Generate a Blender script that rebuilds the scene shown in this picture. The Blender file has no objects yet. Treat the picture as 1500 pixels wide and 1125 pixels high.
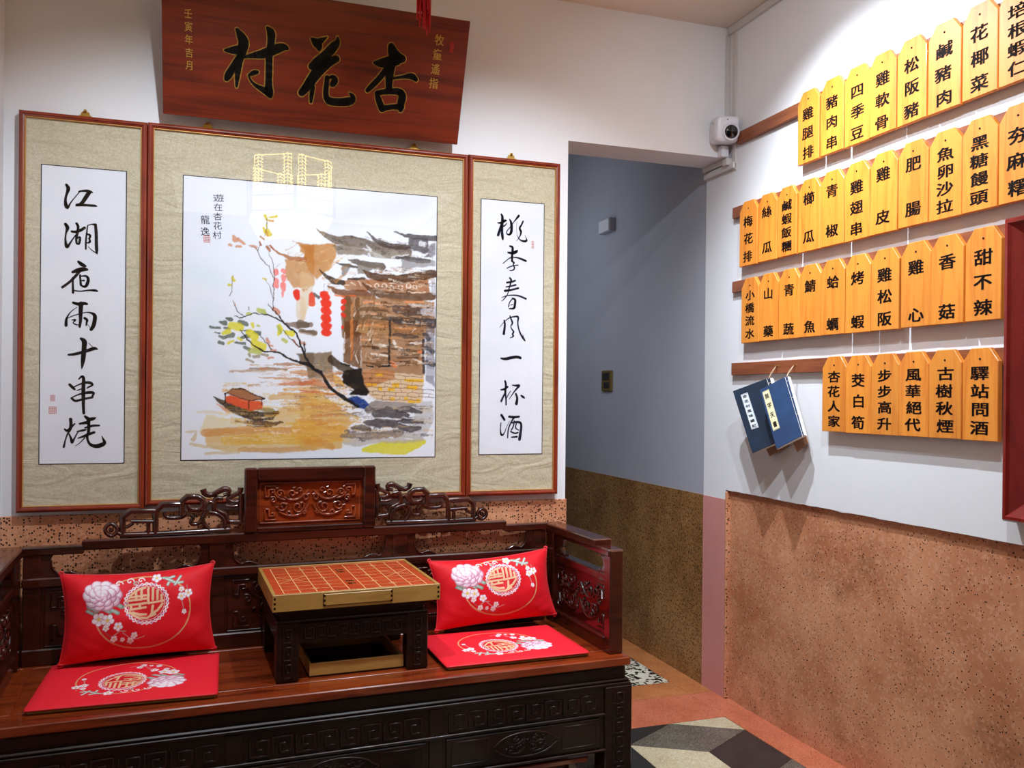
import bpy, bmesh, math, random
import numpy as np
from mathutils import Vector, Matrix
random.seed(7); rng = np.random.default_rng(7)
PI = math.pi
SC = bpy.context.scene
COL = SC.collection

# ------------------------------------------------------------------ camera, world, lights, exposure
cam_d = bpy.data.cameras.new('camera'); cam = bpy.data.objects.new('camera', cam_d); COL.objects.link(cam)
SC.camera = cam
YAW, ROLL, PITCH = -0.331743503, -0.00919238581, -9.62087499e-04
cam.location = (-2.03581674, -3.16180006, 1.25)
Rz = Matrix.Rotation(YAW, 3, 'Z'); Rx = Matrix.Rotation(PITCH, 3, 'X'); Ry = Matrix.Rotation(ROLL, 3, 'Y')
Rm = Rz @ Rx @ Ry                       # columns: right, forward, up
right, fwd, up = Rm.col[0], Rm.col[1], Rm.col[2]
cam.matrix_world = Matrix(((right.x, up.x, -fwd.x, cam.location.x), (right.y, up.y, -fwd.y, cam.location.y),
                           (right.z, up.z, -fwd.z, cam.location.z), (0, 0, 0, 1)))
cam_d.sensor_width = 36; cam_d.lens = 1281.92 / 1500 * 36
cam_d.shift_y = (581.79 - 562.5) / 1500
cam_d.clip_start = 0.05

w = bpy.data.worlds.new('world'); SC.world = w; w.use_nodes = True
w.node_tree.nodes['Background'].inputs[0].default_value = (1.0, 0.86, 0.72, 1)
w.node_tree.nodes['Background'].inputs[1].default_value = 0.03

def spot(name, loc, target, power, cone, blend, col, rad=0.03):
    d = bpy.data.lights.new(name, 'SPOT'); d.energy = power; d.spot_size = math.radians(cone); d.spot_blend = blend
    d.color = col; d.shadow_soft_size = rad
    o = bpy.data.objects.new(name, d); COL.objects.link(o); o.location = loc
    o.rotation_euler = (Vector(target) - Vector(loc)).to_track_quat('-Z', 'Y').to_euler()
    return o
def area(name, loc, target, power, sx, sy, col):
    d = bpy.data.lights.new(name, 'AREA'); d.energy = power; d.shape = 'RECTANGLE'; d.size = sx; d.size_y = sy; d.color = col
    o = bpy.data.objects.new(name, d); COL.objects.link(o); o.location = loc
    o.rotation_euler = (Vector(target) - Vector(loc)).to_track_quat('-Z', 'Y').to_euler()
    return o
COOL = (0.80, 0.905, 1.0); NEUT = (0.78, 0.90, 1.0)
spot('wall_spotlight', (-0.66, -0.78, 2.74), (0.0, -0.90, 1.05), 180, 112, 1.0, COOL, 0.015)
spot('frame_spotlight', (-1.10, -1.10, 2.74), (-1.0, 0.0, 0.78), 108, 98, 0.95, COOL, 0.02)
spot('left_frame_spotlight', (-1.98, -1.10, 2.74), (-2.12, 0.0, 0.75), 108, 98, 0.95, COOL, 0.02)
spot('room_spotlight', (-0.95, -1.95, 2.74), (0.0, -1.00, 1.50), 84, 116, 0.9, NEUT, 0.02)
spot('rear_spotlight', (-0.83, -3.10, 2.62), (-0.9, -2.6, 0.0), 8, 90, 0.8, NEUT, 0.012)
area('room_fill_light', (-1.3, -3.9, 2.75), (-1.3, -3.9, 0), 9, 2.0, 1.4, (0.95, 0.96, 1.0))  # soft unseen fill added behind the camera, not an actual fitting
area('corridor_fill_light', (-0.735, 1.45, 1.55), (0, 1.45, 1.4), 5.8, 1.1, 1.9, (0.80, 0.90, 1.0))  # added fill in front of the solid left wall, brightens the corridor
SC.view_settings.view_transform = 'Standard'; SC.view_settings.look = 'None'
SC.view_settings.gamma = 1; SC.view_settings.use_curve_mapping = False
SC.view_settings.exposure = 0.0

# ------------------------------------------------------------------ materials
def s2l(c): return tuple(((x / 12.92) if x <= 0.04045 else ((x + 0.055) / 1.055) ** 2.4) for x in c)
def rgb(*c): return (*s2l([v / 255 for v in c]), 1)
MATS = {}
def new_mat(name):
    m = bpy.data.materials.new(name); m.use_nodes = True; MATS[name] = m
    nt = m.node_tree; b = nt.nodes['Principled BSDF']
    return m, nt, b
def N(nt, t, **kw):
    n = nt.nodes.new(t)
    for k, v in kw.items():
        if k in n.inputs.keys(): n.inputs[k].default_value = v
        else: setattr(n, k, v)
    return n
def coords(nt, scale=(1, 1, 1), kind='Object', loc=(0, 0, 0)):
    tc = N(nt, 'ShaderNodeTexCoord'); mp = N(nt, 'ShaderNodeMapping')
    mp.inputs['Scale'].default_value = scale; mp.inputs['Location'].default_value = loc
    nt.links.new(tc.outputs[kind], mp.inputs['Vector']); return mp.outputs[0]
def ramp(nt, fac, stops):
    r = N(nt, 'ShaderNodeValToRGB'); e = r.color_ramp.elements
    while len(e) < len(stops): e.new(0.5)
    for i, (p, c) in enumerate(stops): e[i].position = p; e[i].color = c
    nt.links.new(fac, r.inputs[0]); return r.outputs[0]
def bump(nt, b, h, strength, dist=0.002):
    n = N(nt, 'ShaderNodeBump', Strength=strength, Distance=dist)
    nt.links.new(h, n.inputs['Height']); nt.links.new(n.outputs[0], b.inputs['Normal'])
def mix(nt, f, a, bb, mode='MIX'):
    n = N(nt, 'ShaderNodeMix'); n.data_type = 'RGBA'; n.blend_type = mode
    for s, v in ((0, f), (6, a), (7, bb)):
        if hasattr(v, 'is_linked') or isinstance(v, bpy.types.NodeSocket): nt.links.new(v, n.inputs[s])
        else: n.inputs[s].default_value = v
    return n.outputs[2]
def plain(name, c, rough=0.5, metal=0, coat=0, spec=0.5, emit=None, es=0):
    m, nt, b = new_mat(name); b.inputs['Base Color'].default_value = c; b.inputs['Roughness'].default_value = rough
    b.inputs['Metallic'].default_value = metal; b.inputs['Coat Weight'].default_value = coat; b.inputs['Specular IOR Level'].default_value = spec
    v = coords(nt, (60, 60, 60)); n = N(nt, 'ShaderNodeTexNoise', Scale=1.0); nt.links.new(v, n.inputs['Vector'])
    nt.links.new(mix(nt, n.outputs[0], tuple(x * 0.93 for x in c[:3]) + (1,), c), b.inputs['Base Color'])
    if emit: b.inputs['Emission Color'].default_value = emit; b.inputs['Emission Strength'].default_value = es
    return m
def paint(name, c, c2, sc=1.3):
    m, nt, b = new_mat(name); b.inputs['Roughness'].default_value = 0.75
    v = coords(nt); n = N(nt, 'ShaderNodeTexNoise', Scale=sc, Detail=5.0); nt.links.new(v, n.inputs['Vector'])
    nt.links.new(ramp(nt, n.outputs[0], [(0.3, c2), (0.65, c)]), b.inputs['Base Color'])
    n2 = N(nt, 'ShaderNodeTexNoise', Scale=60.0, Detail=3.0); nt.links.new(v, n2.inputs['Vector']); bump(nt, b, n2.outputs[0], 0.12)
    return m
def terrazzo(name, c1, c2, speck, light, sc=170, thr=0.30, big=3.0, rough=0.45, dist=0.40, lt=0.25, stain=None):
    m, nt, b = new_mat(name); b.inputs['Roughness'].default_value = rough
    v = coords(nt)
    n = N(nt, 'ShaderNodeTexNoise', Scale=big, Detail=6.0, Roughness=0.65); nt.links.new(v, n.inputs['Vector'])
    base = ramp(nt, n.outputs[0], [(0.35, c2), (0.62, c1)])
    if stain:
        ns = N(nt, 'ShaderNodeTexNoise', Scale=2.4, Detail=7.0, Roughness=0.7); nt.links.new(v, ns.inputs['Vector'])
        base = mix(nt, ramp(nt, ns.outputs[0], [(0.56, (0, 0, 0, 1)), (0.70, (.7, .7, .7, 1))]), base, stain)
    vo = N(nt, 'ShaderNodeTexVoronoi', Scale=float(sc)); nt.links.new(v, vo.inputs['Vector'])
    sep = N(nt, 'ShaderNodeSeparateColor'); nt.links.new(vo.outputs['Color'], sep.inputs[0])
    d = N(nt, 'ShaderNodeMath', operation='LESS_THAN'); d.inputs[1].default_value = thr; nt.links.new(sep.outputs[0], d.inputs[0])
    dd = N(nt, 'ShaderNodeMath', operation='LESS_THAN'); dd.inputs[1].default_value = dist; nt.links.new(vo.outputs['Distance'], dd.inputs[0])
    mm = N(nt, 'ShaderNodeMath', operation='MULTIPLY'); nt.links.new(d.outputs[0], mm.inputs[0]); nt.links.new(dd.outputs[0], mm.inputs[1])
    l = N(nt, 'ShaderNodeMath', operation='GREATER_THAN'); l.inputs[1].default_value = 0.80; nt.links.new(sep.outputs[1], l.inputs[0])
    lm = N(nt, 'ShaderNodeMath', operation='MULTIPLY'); lm.inputs[1].default_value = lt; nt.links.new(l.outputs[0], lm.inputs[0])
    o = mix(nt, lm.outputs[0], base, light); o = mix(nt, mm.outputs[0], o, speck)
    nt.links.new(o, b.inputs['Base Color']); bump(nt, b, n.outputs[0], 0.1)
    return m
def wood(name, c1, c2, rough, coat, grain=(2, 40, 40), spec=0.5, var=0.0, dist=3.0):
    m, nt, b = new_mat(name); b.inputs['Roughness'].default_value = rough; b.inputs['Coat Weight'].default_value = coat
    b.inputs['Coat Roughness'].default_value = 0.08; b.inputs['Specular IOR Level'].default_value = spec
    v = coords(nt, grain)
    if var:
        oi = N(nt, 'ShaderNodeObjectInfo'); ad = N(nt, 'ShaderNodeVectorMath', operation='ADD'); ml = N(nt, 'ShaderNodeMath', operation='MULTIPLY')
        ml.inputs[1].default_value = 30.0; nt.links.new(oi.outputs['Random'], ml.inputs[0]); nt.links.new(v, ad.inputs[0]); nt.links.new(ml.outputs[0], ad.inputs[1]); v = ad.outputs[0]
    n = N(nt, 'ShaderNodeTexNoise', Scale=1.0, Detail=8.0, Roughness=0.62, Distortion=0.6); nt.links.new(v, n.inputs['Vector'])
    o = ramp(nt, n.outputs[0], [(0.32, c2), (0.55, c1), (0.75, tuple(0.8 * a + 0.2 * bb for a, bb in zip(c1, c2)))])
    if var:
        hs = N(nt, 'ShaderNodeHueSaturation'); mr = N(nt, 'ShaderNodeMapRange'); mr.inputs[3].default_value = 1 - var; mr.inputs[4].default_value = 1 + var
        nt.links.new(oi.outputs['Random'], mr.inputs[0]); nt.links.new(mr.outputs[0], hs.inputs['Value']); nt.links.new(o, hs.inputs['Color']); o = hs.outputs[0]
    nt.links.new(o, b.inputs['Base Color']); bump(nt, b, n.outputs[0], 0.05)
    return m
def vcol(name, rough=0.8, sheen=0.0, weave=900, bs=0.3):
    m, nt, b = new_mat(name); a = N(nt, 'ShaderNodeVertexColor'); a.layer_name = 'paint'
    nt.links.new(a.outputs[0], b.inputs['Base Color']); b.inputs['Roughness'].default_value = rough
    b.inputs['Sheen Weight'].default_value = sheen; b.inputs['Specular IOR Level'].default_value = 0.25
    v = coords(nt); n = N(nt, 'ShaderNodeTexNoise', Scale=float(weave), Detail=1.0); nt.links.new(v, n.inputs['Vector']); bump(nt, b, n.outputs[0], bs, 0.0006)
    return m

WHITE = paint('wall_white_paint', rgb(228, 227, 230), rgb(220, 218, 220))
CEIL = paint('ceiling_paint', rgb(222, 210, 198), rgb(214, 200, 188))
GREY = paint('corridor_grey_paint', rgb(170, 170, 180), rgb(161, 161, 171))
PINK = paint('pink_paint', rgb(206, 138, 130), rgb(198, 130, 122), 4)
TERR = terrazzo('terrazzo_wall', rgb(208, 144, 106), rgb(178, 110, 74), rgb(44, 22, 14), rgb(226, 176, 146), 125, 0.42, 3.2, stain=rgb(128, 78, 46))
TERRC = terrazzo('terrazzo_corridor', rgb(160, 116, 68), rgb(124, 82, 40), rgb(70, 44, 22), rgb(190, 152, 108), 130, 0.25, 3.0)
TRED = terrazzo('terrazzo_red', rgb(198, 112, 82), rgb(180, 94, 66), rgb(90, 40, 28), rgb(214, 140, 110), 260, 0.25, 6, 0.3)
TORG = terrazzo('terrazzo_orange', rgb(190, 120, 72), rgb(168, 98, 56), rgb(96, 50, 28), rgb(206, 146, 100), 260, 0.2, 6, 0.3)
TPEB = terrazzo('pebble_terrazzo', rgb(214, 206, 186), rgb(196, 188, 168), rgb(20, 20, 22), rgb(236, 232, 220), 60, 0.62, 6, 0.3, 0.62)
TBLK = terrazzo('terrazzo_black', rgb(44, 46, 48), rgb(34, 36, 38), rgb(14, 14, 16), rgb(70, 70, 70), 300, 0.3, 6, 0.25)
TGRY = terrazzo('terrazzo_grey', rgb(104, 98, 88), rgb(84, 78, 70), rgb(30, 30, 30), rgb(150, 142, 126), 260, 0.4, 6, 0.25)
TWHT = terrazzo('terrazzo_cream', rgb(190, 176, 146), rgb(176, 160, 128), rgb(150, 130, 100), rgb(236, 226, 204), 200, 0.08, 6, 0.25)
DARK = wood('rosewood_dark', rgb(66, 22, 10), rgb(26, 8, 4), 0.26, 0.6, (3, 30, 30))
SEATW = wood('rosewood_seat', rgb(138, 54, 20), rgb(74, 23, 9), 0.22, 0.6, (3, 34, 34))
EBON = wood('ebony_dark', rgb(36, 15, 8), rgb(14, 6, 4), 0.36, 0.1, (3, 30, 30), 0.3)
SIGNW = wood('sign_mahogany', rgb(118, 36, 6), rgb(70, 17, 2), 0.42, 0.12, (1.6, 26, 26))
FRAMEW = wood('frame_red_wood', rgb(134, 46, 20), rgb(92, 24, 10), 0.28, 0.5, (12, 12, 3))
PLAQ = wood('plaque_pine', rgb(228, 142, 48), rgb(208, 114, 32), 0.45, 0.1, (40, 40, 3.5), var=0.07)
RAIL = wood('rail_wood', rgb(142, 78, 46), rgb(112, 56, 32), 0.4, 0.1, (40, 3, 40))
LWOOD = wood('box_light_wood', rgb(176, 132, 66), rgb(150, 106, 48), 0.4, 0.15, (3, 30, 30))
CHESS = wood('chess_red_wood', rgb(196, 74, 34), rgb(168, 54, 24), 0.35, 0.3, (5, 30, 30))
REDFR = wood('red_lacquer', rgb(132, 30, 24), rgb(100, 18, 16), 0.25, 0.5, (10, 10, 3))
GOLD = plain('gold_paint', rgb(214, 168, 80), 0.35, 0.6)
GILT = plain('gilt_line', rgb(196, 140, 70), 0.4, 0.3)
BRASS = plain('brass', rgb(200, 160, 80), 0.3, 0.9)
INKB = plain('black_ink', rgb(38, 30, 42), 0.7, spec=0.2)
INKL = plain('blue_black_ink', rgb(36, 40, 74), 0.7, spec=0.2)
LACQ = plain('black_lacquer', rgb(14, 12, 12), 0.35)
LETT = plain('engraved_black', rgb(34, 20, 14), 0.7, spec=0.2)
PAPER = paint('rice_paper', rgb(226, 226, 232), rgb(216, 218, 226), 5)
SEAL = plain('seal_red', rgb(216, 120, 110), 0.8)
SEALD = plain('seal_dark_red', rgb(150, 30, 14), 0.8)
PLAST = plain('white_plastic', rgb(222, 220, 228), 0.35)
DUCT = plain('white_duct', rgb(206, 200, 198), 0.5)
LENS = plain('black_lens', rgb(12, 12, 14), 0.12, coat=0.6)
BRONZ = plain('bronze_plate', rgb(124, 100, 52), 0.4, 0.4)
DKGRY = plain('dark_window', rgb(46, 42, 44), 0.3)
REDC = plain('red_piping', rgb(206, 24, 34), 0.5)
REDS = plain('red_silk_thread', rgb(240, 20, 20), 0.5)
GOLDC = plain('gold_cloth', rgb(142, 108, 44), 0.6)
BLUEC = paint('blue_book_cloth', rgb(16, 54, 98), rgb(12, 42, 80), 14)
BLUED = paint('dark_blue_book_cloth', rgb(13, 34, 58), rgb(9, 25, 44), 14)
PAGES = plain('book_pages', rgb(232, 226, 218), 0.8)
BACKC = plain('brown_book_back', rgb(168, 122, 92), 0.8)
LABLW = plain('white_label', rgb(216, 220, 226), 0.7)
LABLY = plain('cream_label', rgb(220, 208, 166), 0.7)
STRNG = plain('string', rgb(200, 170, 140), 0.9)
CHLINE = plain('chess_line_gold', rgb(236, 178, 120), 0.5)
LWH = plain('lantern_lattice', rgb(120, 40, 16), 0.4)
LLATT = plain('lantern_lattice_lit', rgb(255, 216, 120), 0.4, emit=(1.0, 0.80, 0.30, 1), es=9.0)
LGLOW = plain('lantern_glass_lit', rgb(255, 226, 150), 0.4, emit=(1.0, 0.85, 0.42, 1), es=1.3)
JOINT = plain('brass_joint', rgb(150, 120, 50), 0.5)
PAINTM = vcol('watercolour_print', 0.85)
SILK = vcol('embroidered_silk', 0.6, 0.04, 1400, 0.3)
def mat_silk():
    m, nt, b = new_mat('brocade_mat'); b.inputs['Roughness'].default_value = 0.7
    v = coords(nt); vo = N(nt, 'ShaderNodeTexVoronoi', Scale=330.0); nt.links.new(v, vo.inputs['Vector'])
    n = N(nt, 'ShaderNodeTexNoise', Scale=160.0, Detail=4.0); nt.links.new(v, n.inputs['Vector'])
    n3 = N(nt, 'ShaderNodeTexNoise', Scale=4.0, Detail=3.0); nt.links.new(v, n3.inputs['Vector'])
    a = ramp(nt, vo.outputs['Distance'], [(0.2, rgb(180, 167, 138)), (0.55, rgb(198, 187, 160))])
    a = mix(nt, 0.45, a, ramp(nt, n.outputs[0], [(0.35, rgb(166, 152, 122)), (0.65, rgb(204, 194, 170))]))
    nt.links.new(a, b.inputs['Base Color'])
    vv = coords(nt, (3, 3, 9)); n4 = N(nt, 'ShaderNodeTexNoise', Scale=1.4, Detail=3.0, Distortion=1.5); nt.links.new(vv, n4.inputs['Vector'])
    bump(nt, b, n4.outputs[0], 0.7, 0.012); return m
MATC = mat_silk()
def mat_glass():
    m = bpy.data.materials.new('picture_glass'); m.use_nodes = True; nt = m.node_tree; nt.nodes.clear()
    o = N(nt, 'ShaderNodeOutputMaterial'); t = N(nt, 'ShaderNodeBsdfTransparent'); g = N(nt, 'ShaderNodeBsdfGlossy', Roughness=0.0)
    g0 = N(nt, 'ShaderNodeNewGeometry'); dt = N(nt, 'ShaderNodeVectorMath', operation='DOT_PRODUCT'); nt.links.new(g0.outputs['Normal'], dt.inputs[0]); nt.links.new(g0.outputs['Incoming'], dt.inputs[1])
    ab = N(nt, 'ShaderNodeMath', operation='ABSOLUTE'); nt.links.new(dt.outputs['Value'], ab.inputs[0]); om = N(nt, 'ShaderNodeMath', operation='SUBTRACT'); om.inputs[0].default_value = 1.0; nt.links.new(ab.outputs[0], om.inputs[1])
    pw = N(nt, 'ShaderNodeMath', operation='POWER'); pw.inputs[1].default_value = 5.0; nt.links.new(om.outputs[0], pw.inputs[0])
    f = N(nt, 'ShaderNodeMath', operation='MULTIPLY_ADD'); f.inputs[1].default_value = 0.93; f.inputs[2].default_value = 0.07; nt.links.new(pw.outputs[0], f.inputs[0]); mx = N(nt, 'ShaderNodeMixShader')
    nt.links.new(f.outputs[0], mx.inputs[0]); nt.links.new(t.outputs[0], mx.inputs[1]); nt.links.new(g.outputs[0], mx.inputs[2]); nt.links.new(mx.outputs[0], o.inputs[0])
    return m
GLASS = mat_glass()

# ------------------------------------------------------------------ mesh helpers
class MB:
    def __init__(s): s.v = []; s.f = []; s.sm = []
    def add(s, vs, fs, smooth=False):
        n = len(s.v); s.v += [tuple(x) for x in vs]; s.f += [tuple(i + n for i in f) for f in fs]; s.sm += [smooth] * len(fs); return s
    def box(s, x0, x1, y0, y1, z0, z1, b=0.0):
        if x0 > x1: x0, x1 = x1, x0
        if y0 > y1: y0, y1 = y1, y0
        if z0 > z1: z0, z1 = z1, z0
        if b <= 0:
            return s.add([(x, y, z) for x in (x0, x1) for y in (y0, y1) for z in (z0, z1)],
                         [(0, 1, 3, 2), (4, 6, 7, 5), (0, 4, 5, 1), (2, 3, 7, 6), (0, 2, 6, 4), (1, 5, 7, 3)])
        b = min(b, (x1 - x0) * .45, (y1 - y0) * .45, (z1 - z0) * .45)
        vs = []; idx = {}
        for i, (X, sx) in enumerate(((x0, 1), (x1, -1))):
            for j, (Y, sy) in enumerate(((y0, 1), (y1, -1))):
                for k, (Z, sz) in enumerate(((z0, 1), (z1, -1))):
                    for a in range(3):
                        p = [X + sx * b, Y + sy * b, Z + sz * b]; p[a] = (X, Y, Z)[a]
                        idx[(i, j, k, a)] = len(vs); vs.append(p)
        fs = []
        for i in (0, 1):
            fs.append([idx[(i, 0, 0, 0)], idx[(i, 1, 0, 0)], idx[(i, 1, 1, 0)], idx[(i, 0, 1, 0)]])
            fs.append([idx[(0, i, 0, 1)], idx[(1, i, 0, 1)], idx[(1, i, 1, 1)], idx[(0, i, 1, 1)]])
            fs.append([idx[(0, 0, i, 2)], idx[(1, 0, i, 2)], idx[(1, 1, i, 2)], idx[(0, 1, i, 2)]])
        for i in (0, 1):
            for j in (0, 1):
                fs.append([idx[(0, i, j, 1)], idx[(1, i, j, 1)], idx[(1, i, j, 2)], idx[(0, i, j, 2)]])
                fs.append([idx[(i, 0, j, 0)], idx[(i, 1, j, 0)], idx[(i, 1, j, 2)], idx[(i, 0, j, 2)]])
                fs.append([idx[(i, j, 0, 0)], idx[(i, j, 1, 0)], idx[(i, j, 1, 1)], idx[(i, j, 0, 1)]])
                for k in (0, 1): fs.append([idx[(i, j, k, a)] for a in range(3)])
        return s.add(vs, fs)
    def prism(s, poly, f0, f1):            # poly 2D, f0/f1 map (a,b)->3D
        n = len(poly)
        return s.add([f0(*p) for p in poly] + [f1(*p) for p in poly],
                     [tuple(range(n))[::-1], tuple(range(n, 2 * n))] + [(i, (i + 1) % n, n + (i + 1) % n, n + i) for i in range(n)])
    def hexa(s, q0, q1):                   # two quads
        return s.add(list(q0) + list(q1), [(3, 2, 1, 0), (4, 5, 6, 7)] + [(i, (i + 1) % 4, 4 + (i + 1) % 4, 4 + i) for i in range(4)])
    def superbox(s, sx, sy, sz, e=0.35, n=20):
        f = lambda c: math.copysign(abs(c) ** e, c); vs = []
        for i in range(n + 1):
            ph = -PI / 2 + PI * i / n
            vs += [(sx * f(math.cos(ph)) * f(math.cos(2 * PI * j / (2 * n))), sy * f(math.cos(ph)) * f(math.sin(2 * PI * j / (2 * n))), sz * f(math.sin(ph))) for j in range(2 * n)]
        m = 2 * n
        return s.add(vs, [(i * m + j, i * m + (j + 1) % m, (i + 1) * m + (j + 1) % m, (i + 1) * m + j) for i in range(n) for j in range(m)], True)
    def bar(s, path, M, depth, n=8, closed=False, ch=1, zoff=0.0):
        """rounded bar along a path of (a, b, width); M maps (a, b, h) to 3D; depth = full depth of the bar"""
        P = [np.array(p, float) for p in path]
        for _ in range(ch):
            Q = [P[0]]
            for i in range(len(P) - 1): Q += [P[i] * .75 + P[i + 1] * .25, P[i] * .25 + P[i + 1] * .75]
            Q.append(P[-1]); P = Q
        rings = []; m = len(P)
        for i, p in enumerate(P):
            a = P[i - 1] if i else P[0]; c = P[i + 1] if i < m - 1 else P[-1]
            t1 = (p - a)[:2]; t2 = (c - p)[:2]
            l1 = np.linalg.norm(t1); l2 = np.linalg.norm(t2)
            t1 = t1 / l1 if l1 > 1e-9 else t2 / max(l2, 1e-9); t2 = t2 / l2 if l2 > 1e-9 else t1
            t = t1 + t2; L = np.linalg.norm(t); t = t / L if L > 1e-6 else t1
            k = min(1.5, 1 / max(0.5, float(t @ t1)))
            nn = np.array([-t[1], t[0]]) * k
            rings.append([M(p[0] + nn[0] * p[2] / 2 * math.cos(2 * PI * q / n), p[1] + nn[1] * p[2] / 2 * math.cos(2 * PI * q / n), zoff + depth / 2 * math.sin(2 * PI * q / n)) for q in range(n)])
        vs = [v for r in rings for v in r]; fs = []
        for i in range(m - 1):
            for q in range(n): fs.append((i * n + q, i * n + (q + 1) % n, (i + 1) * n + (q + 1) % n, (i + 1) * n + q))
        s.add(vs, fs, True); s.add([vs[q] for q in range(n)], [tuple(range(n))[::-1]]); s.add([vs[(m - 1) * n + q] for q in range(n)], [tuple(range(n))])
        return s
    def tube(s, pts, r, n=8):
        pts = [Vector(p) for p in pts]; vs = []; fs = []; m = len(pts)
        rr = r if isinstance(r, (list, tuple)) else [r] * m
        for i, p in enumerate(pts):
            t = ((pts[i + 1] if i < m - 1 else p) - (pts[i - 1] if i else p)).normalized()
            a = t.orthogonal().normalized() if abs(t.z) < .99 else Vector((1, 0, 0)); 
            if i: a = (la - t * la.dot(t)).normalized()
            la = a; c = t.cross(a)
            vs += [p + (a * math.cos(2 * PI * q / n) + c * math.sin(2 * PI * q / n)) * rr[i] for q in range(n)]
        for i in range(m - 1):
            for q in range(n): fs.append((i * n + q, i * n + (q + 1) % n, (i + 1) * n + (q + 1) % n, (i + 1) * n + q))
        s.add(vs, fs, True); s.add(vs[:n], [tuple(range(n))[::-1]]); s.add(vs[-n:], [tuple(range(n))]); return s
    def lathe(s, prof, M, n=24):           # prof (r, h); M maps (x, y, h)
        vs = []; fs = []
        for r, h in prof: vs += [M(r * math.cos(2 * PI * q / n), r * math.sin(2 * PI * q / n), h) for q in range(n)]
        for i in range(len(prof) - 1):
            for q in range(n): fs.append((i * n + q, i * n + (q + 1) % n, (i + 1) * n + (q + 1) % n, (i + 1) * n + q))
        s.add(vs, fs, True); s.add(vs[:n], [tuple(range(n))[::-1]]); s.add(vs[-n:], [tuple(range(n))]); return s
    def mesh(s, name, mat, off=(0, 0, 0)):
        me = bpy.data.meshes.new(name); o = Vector(off)
        me.from_pydata([tuple(Vector(v) - o) for v in s.v], [], s.f); me.materials.append(mat)
        me.polygons.foreach_set('use_smooth', s.sm)
        bm = bmesh.new(); bm.from_mesh(me); bmesh.ops.recalc_face_normals(bm, faces=bm.faces); bm.to_mesh(me); bm.free()
        me.update(); return me

ID = Matrix.Identity(4)
SOFA = Matrix.Translation((-0.755, -0.047, 0)) @ Matrix.Rotation(math.radians(2.5), 4, 'Z')
def tag(o, label, cat, group=None):
    o['label'] = label; o['category'] = cat
    if group: o['group'] = group
    return o
class Thing:
    """an Empty at the thing's base; parts are given in the frame F's coordinates"""
    def __init__(s, name, label, cat, org, F=ID, group=None):
        s.o = bpy.data.objects.new(name, None); COL.objects.link(s.o); s.org = Vector(org)
        s.o.empty_display_size = 0.05
        s.o.matrix_world = F @ Matrix.Translation(s.org); tag(s.o, label, cat, group)
    def part(s, name, mb, mat, parent=None, label=None):
        o = bpy.data.objects.new(name, mb.mesh(name, mat, s.org)); COL.objects.link(o); o.parent = parent or s.o
        if label: o['label'] = label
        return o
def solo(name, mb, mat, label, cat, org, F=ID, group=None):
    o = bpy.data.objects.new(name, mb.mesh(name, mat, org)); COL.objects.link(o); o.matrix_world = F @ Matrix.Translation(Vector(org))
    return tag(o, label, cat, group)
def struct(name, mb, mat, parent=None, kind='structure'):
    o = bpy.data.objects.new(name, mb.mesh(name, mat)); COL.objects.link(o)
    if parent: o.parent = parent
    else: o['kind'] = kind
    return o

# glyphs (the font that ships with Blender holds them), cached as flat meshes in a unit box
GL = {}
def glyph(ch, bold=0.02):
    k = (ch, bold)
    if k not in GL:
        c = bpy.data.curves.new('glyph', 'FONT'); c.body = ch; c.size = 1; c.resolution_u = 3; c.offset = bold
        o = bpy.data.objects.new('glyph', c); COL.objects.link(o)
        dg = bpy.context.evaluated_depsgraph_get(); me = bpy.data.meshes.new_from_object(o.evaluated_get(dg))
        GL[k] = ([(v.co.x - 0.5, v.co.y - 0.38) for v in me.vertices], [tuple(p.vertices) for p in me.polygons])
        bpy.data.objects.remove(o); bpy.data.curves.remove(c); bpy.data.meshes.remove(me)
    return GL[k]
def put_glyph(mb, ch, M, a, b, wd, ht, rot=0.0, bold=0.02, h=0.0):
    vs, fs = glyph(ch, 0.0); cr, sr = math.cos(rot), math.sin(rot)
    for q, (dx, dy) in enumerate(((bold, bold * .6), (-bold, bold * .6), (-bold, -bold * .6), (bold, -bold * .6)) if bold > .005 else ((0, 0),)):
        mb.add([M(a + ((x + dx) * wd) * cr - ((y + dy) * ht) * sr, b + ((x + dx) * wd) * sr + ((y + dy) * ht) * cr, h + q * 4e-5) for x, y in vs], fs)
def ink(mb, strokes, M, h=0.0, grow=0.0, k=0.001):
    """flat brush strokes; strokes = flat lists a, b, width in mm"""
    for st in strokes:
        P = [np.array(st[i:i + 3], float) * k for i in range(0, len(st), 3)]
        for _ in range(2):
            Q = [P[0]]
            for i in range(len(P) - 1): Q += [P[i] * .75 + P[i + 1] * .25, P[i] * .25 + P[i + 1] * .75]
            Q.append(P[-1]); P = Q
        m = len(P); vs = []
        for i, p in enumerate(P):
            t = (P[min(i + 1, m - 1)] - P[max(i - 1, 0)])[:2]; L = np.linalg.norm(t); t = t / L if L > 1e-9 else np.array([1., 0]); nn = np.array([-t[1], t[0]])
            r = p[2] / 2 + grow
            vs += [M(*(p[:2] + nn * r), h), M(*(p[:2] - nn * r), h)]
        mb.add(vs, [(2 * i, 2 * i + 1, 2 * i + 3, 2 * i + 2) for i in range(m - 1)])
        for p, i in ((P[0], 0), (P[-1], m - 1)):
            r = p[2] / 2 + grow
            mb.add([M(p[0] + r * math.cos(2 * PI * q / 12), p[1] + r * math.sin(2 * PI * q / 12), h) for q in range(12)], [tuple(range(12))])
        for i in range(1, m - 1, 2):
            p = P[i]; r = (p[2] / 2 + grow) * .98
            mb.add([M(p[0] + r * math.cos(2 * PI * q / 10), p[1] + r * math.sin(2 * PI * q / 10), h) for q in range(10)], [tuple(range(10))])

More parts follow.
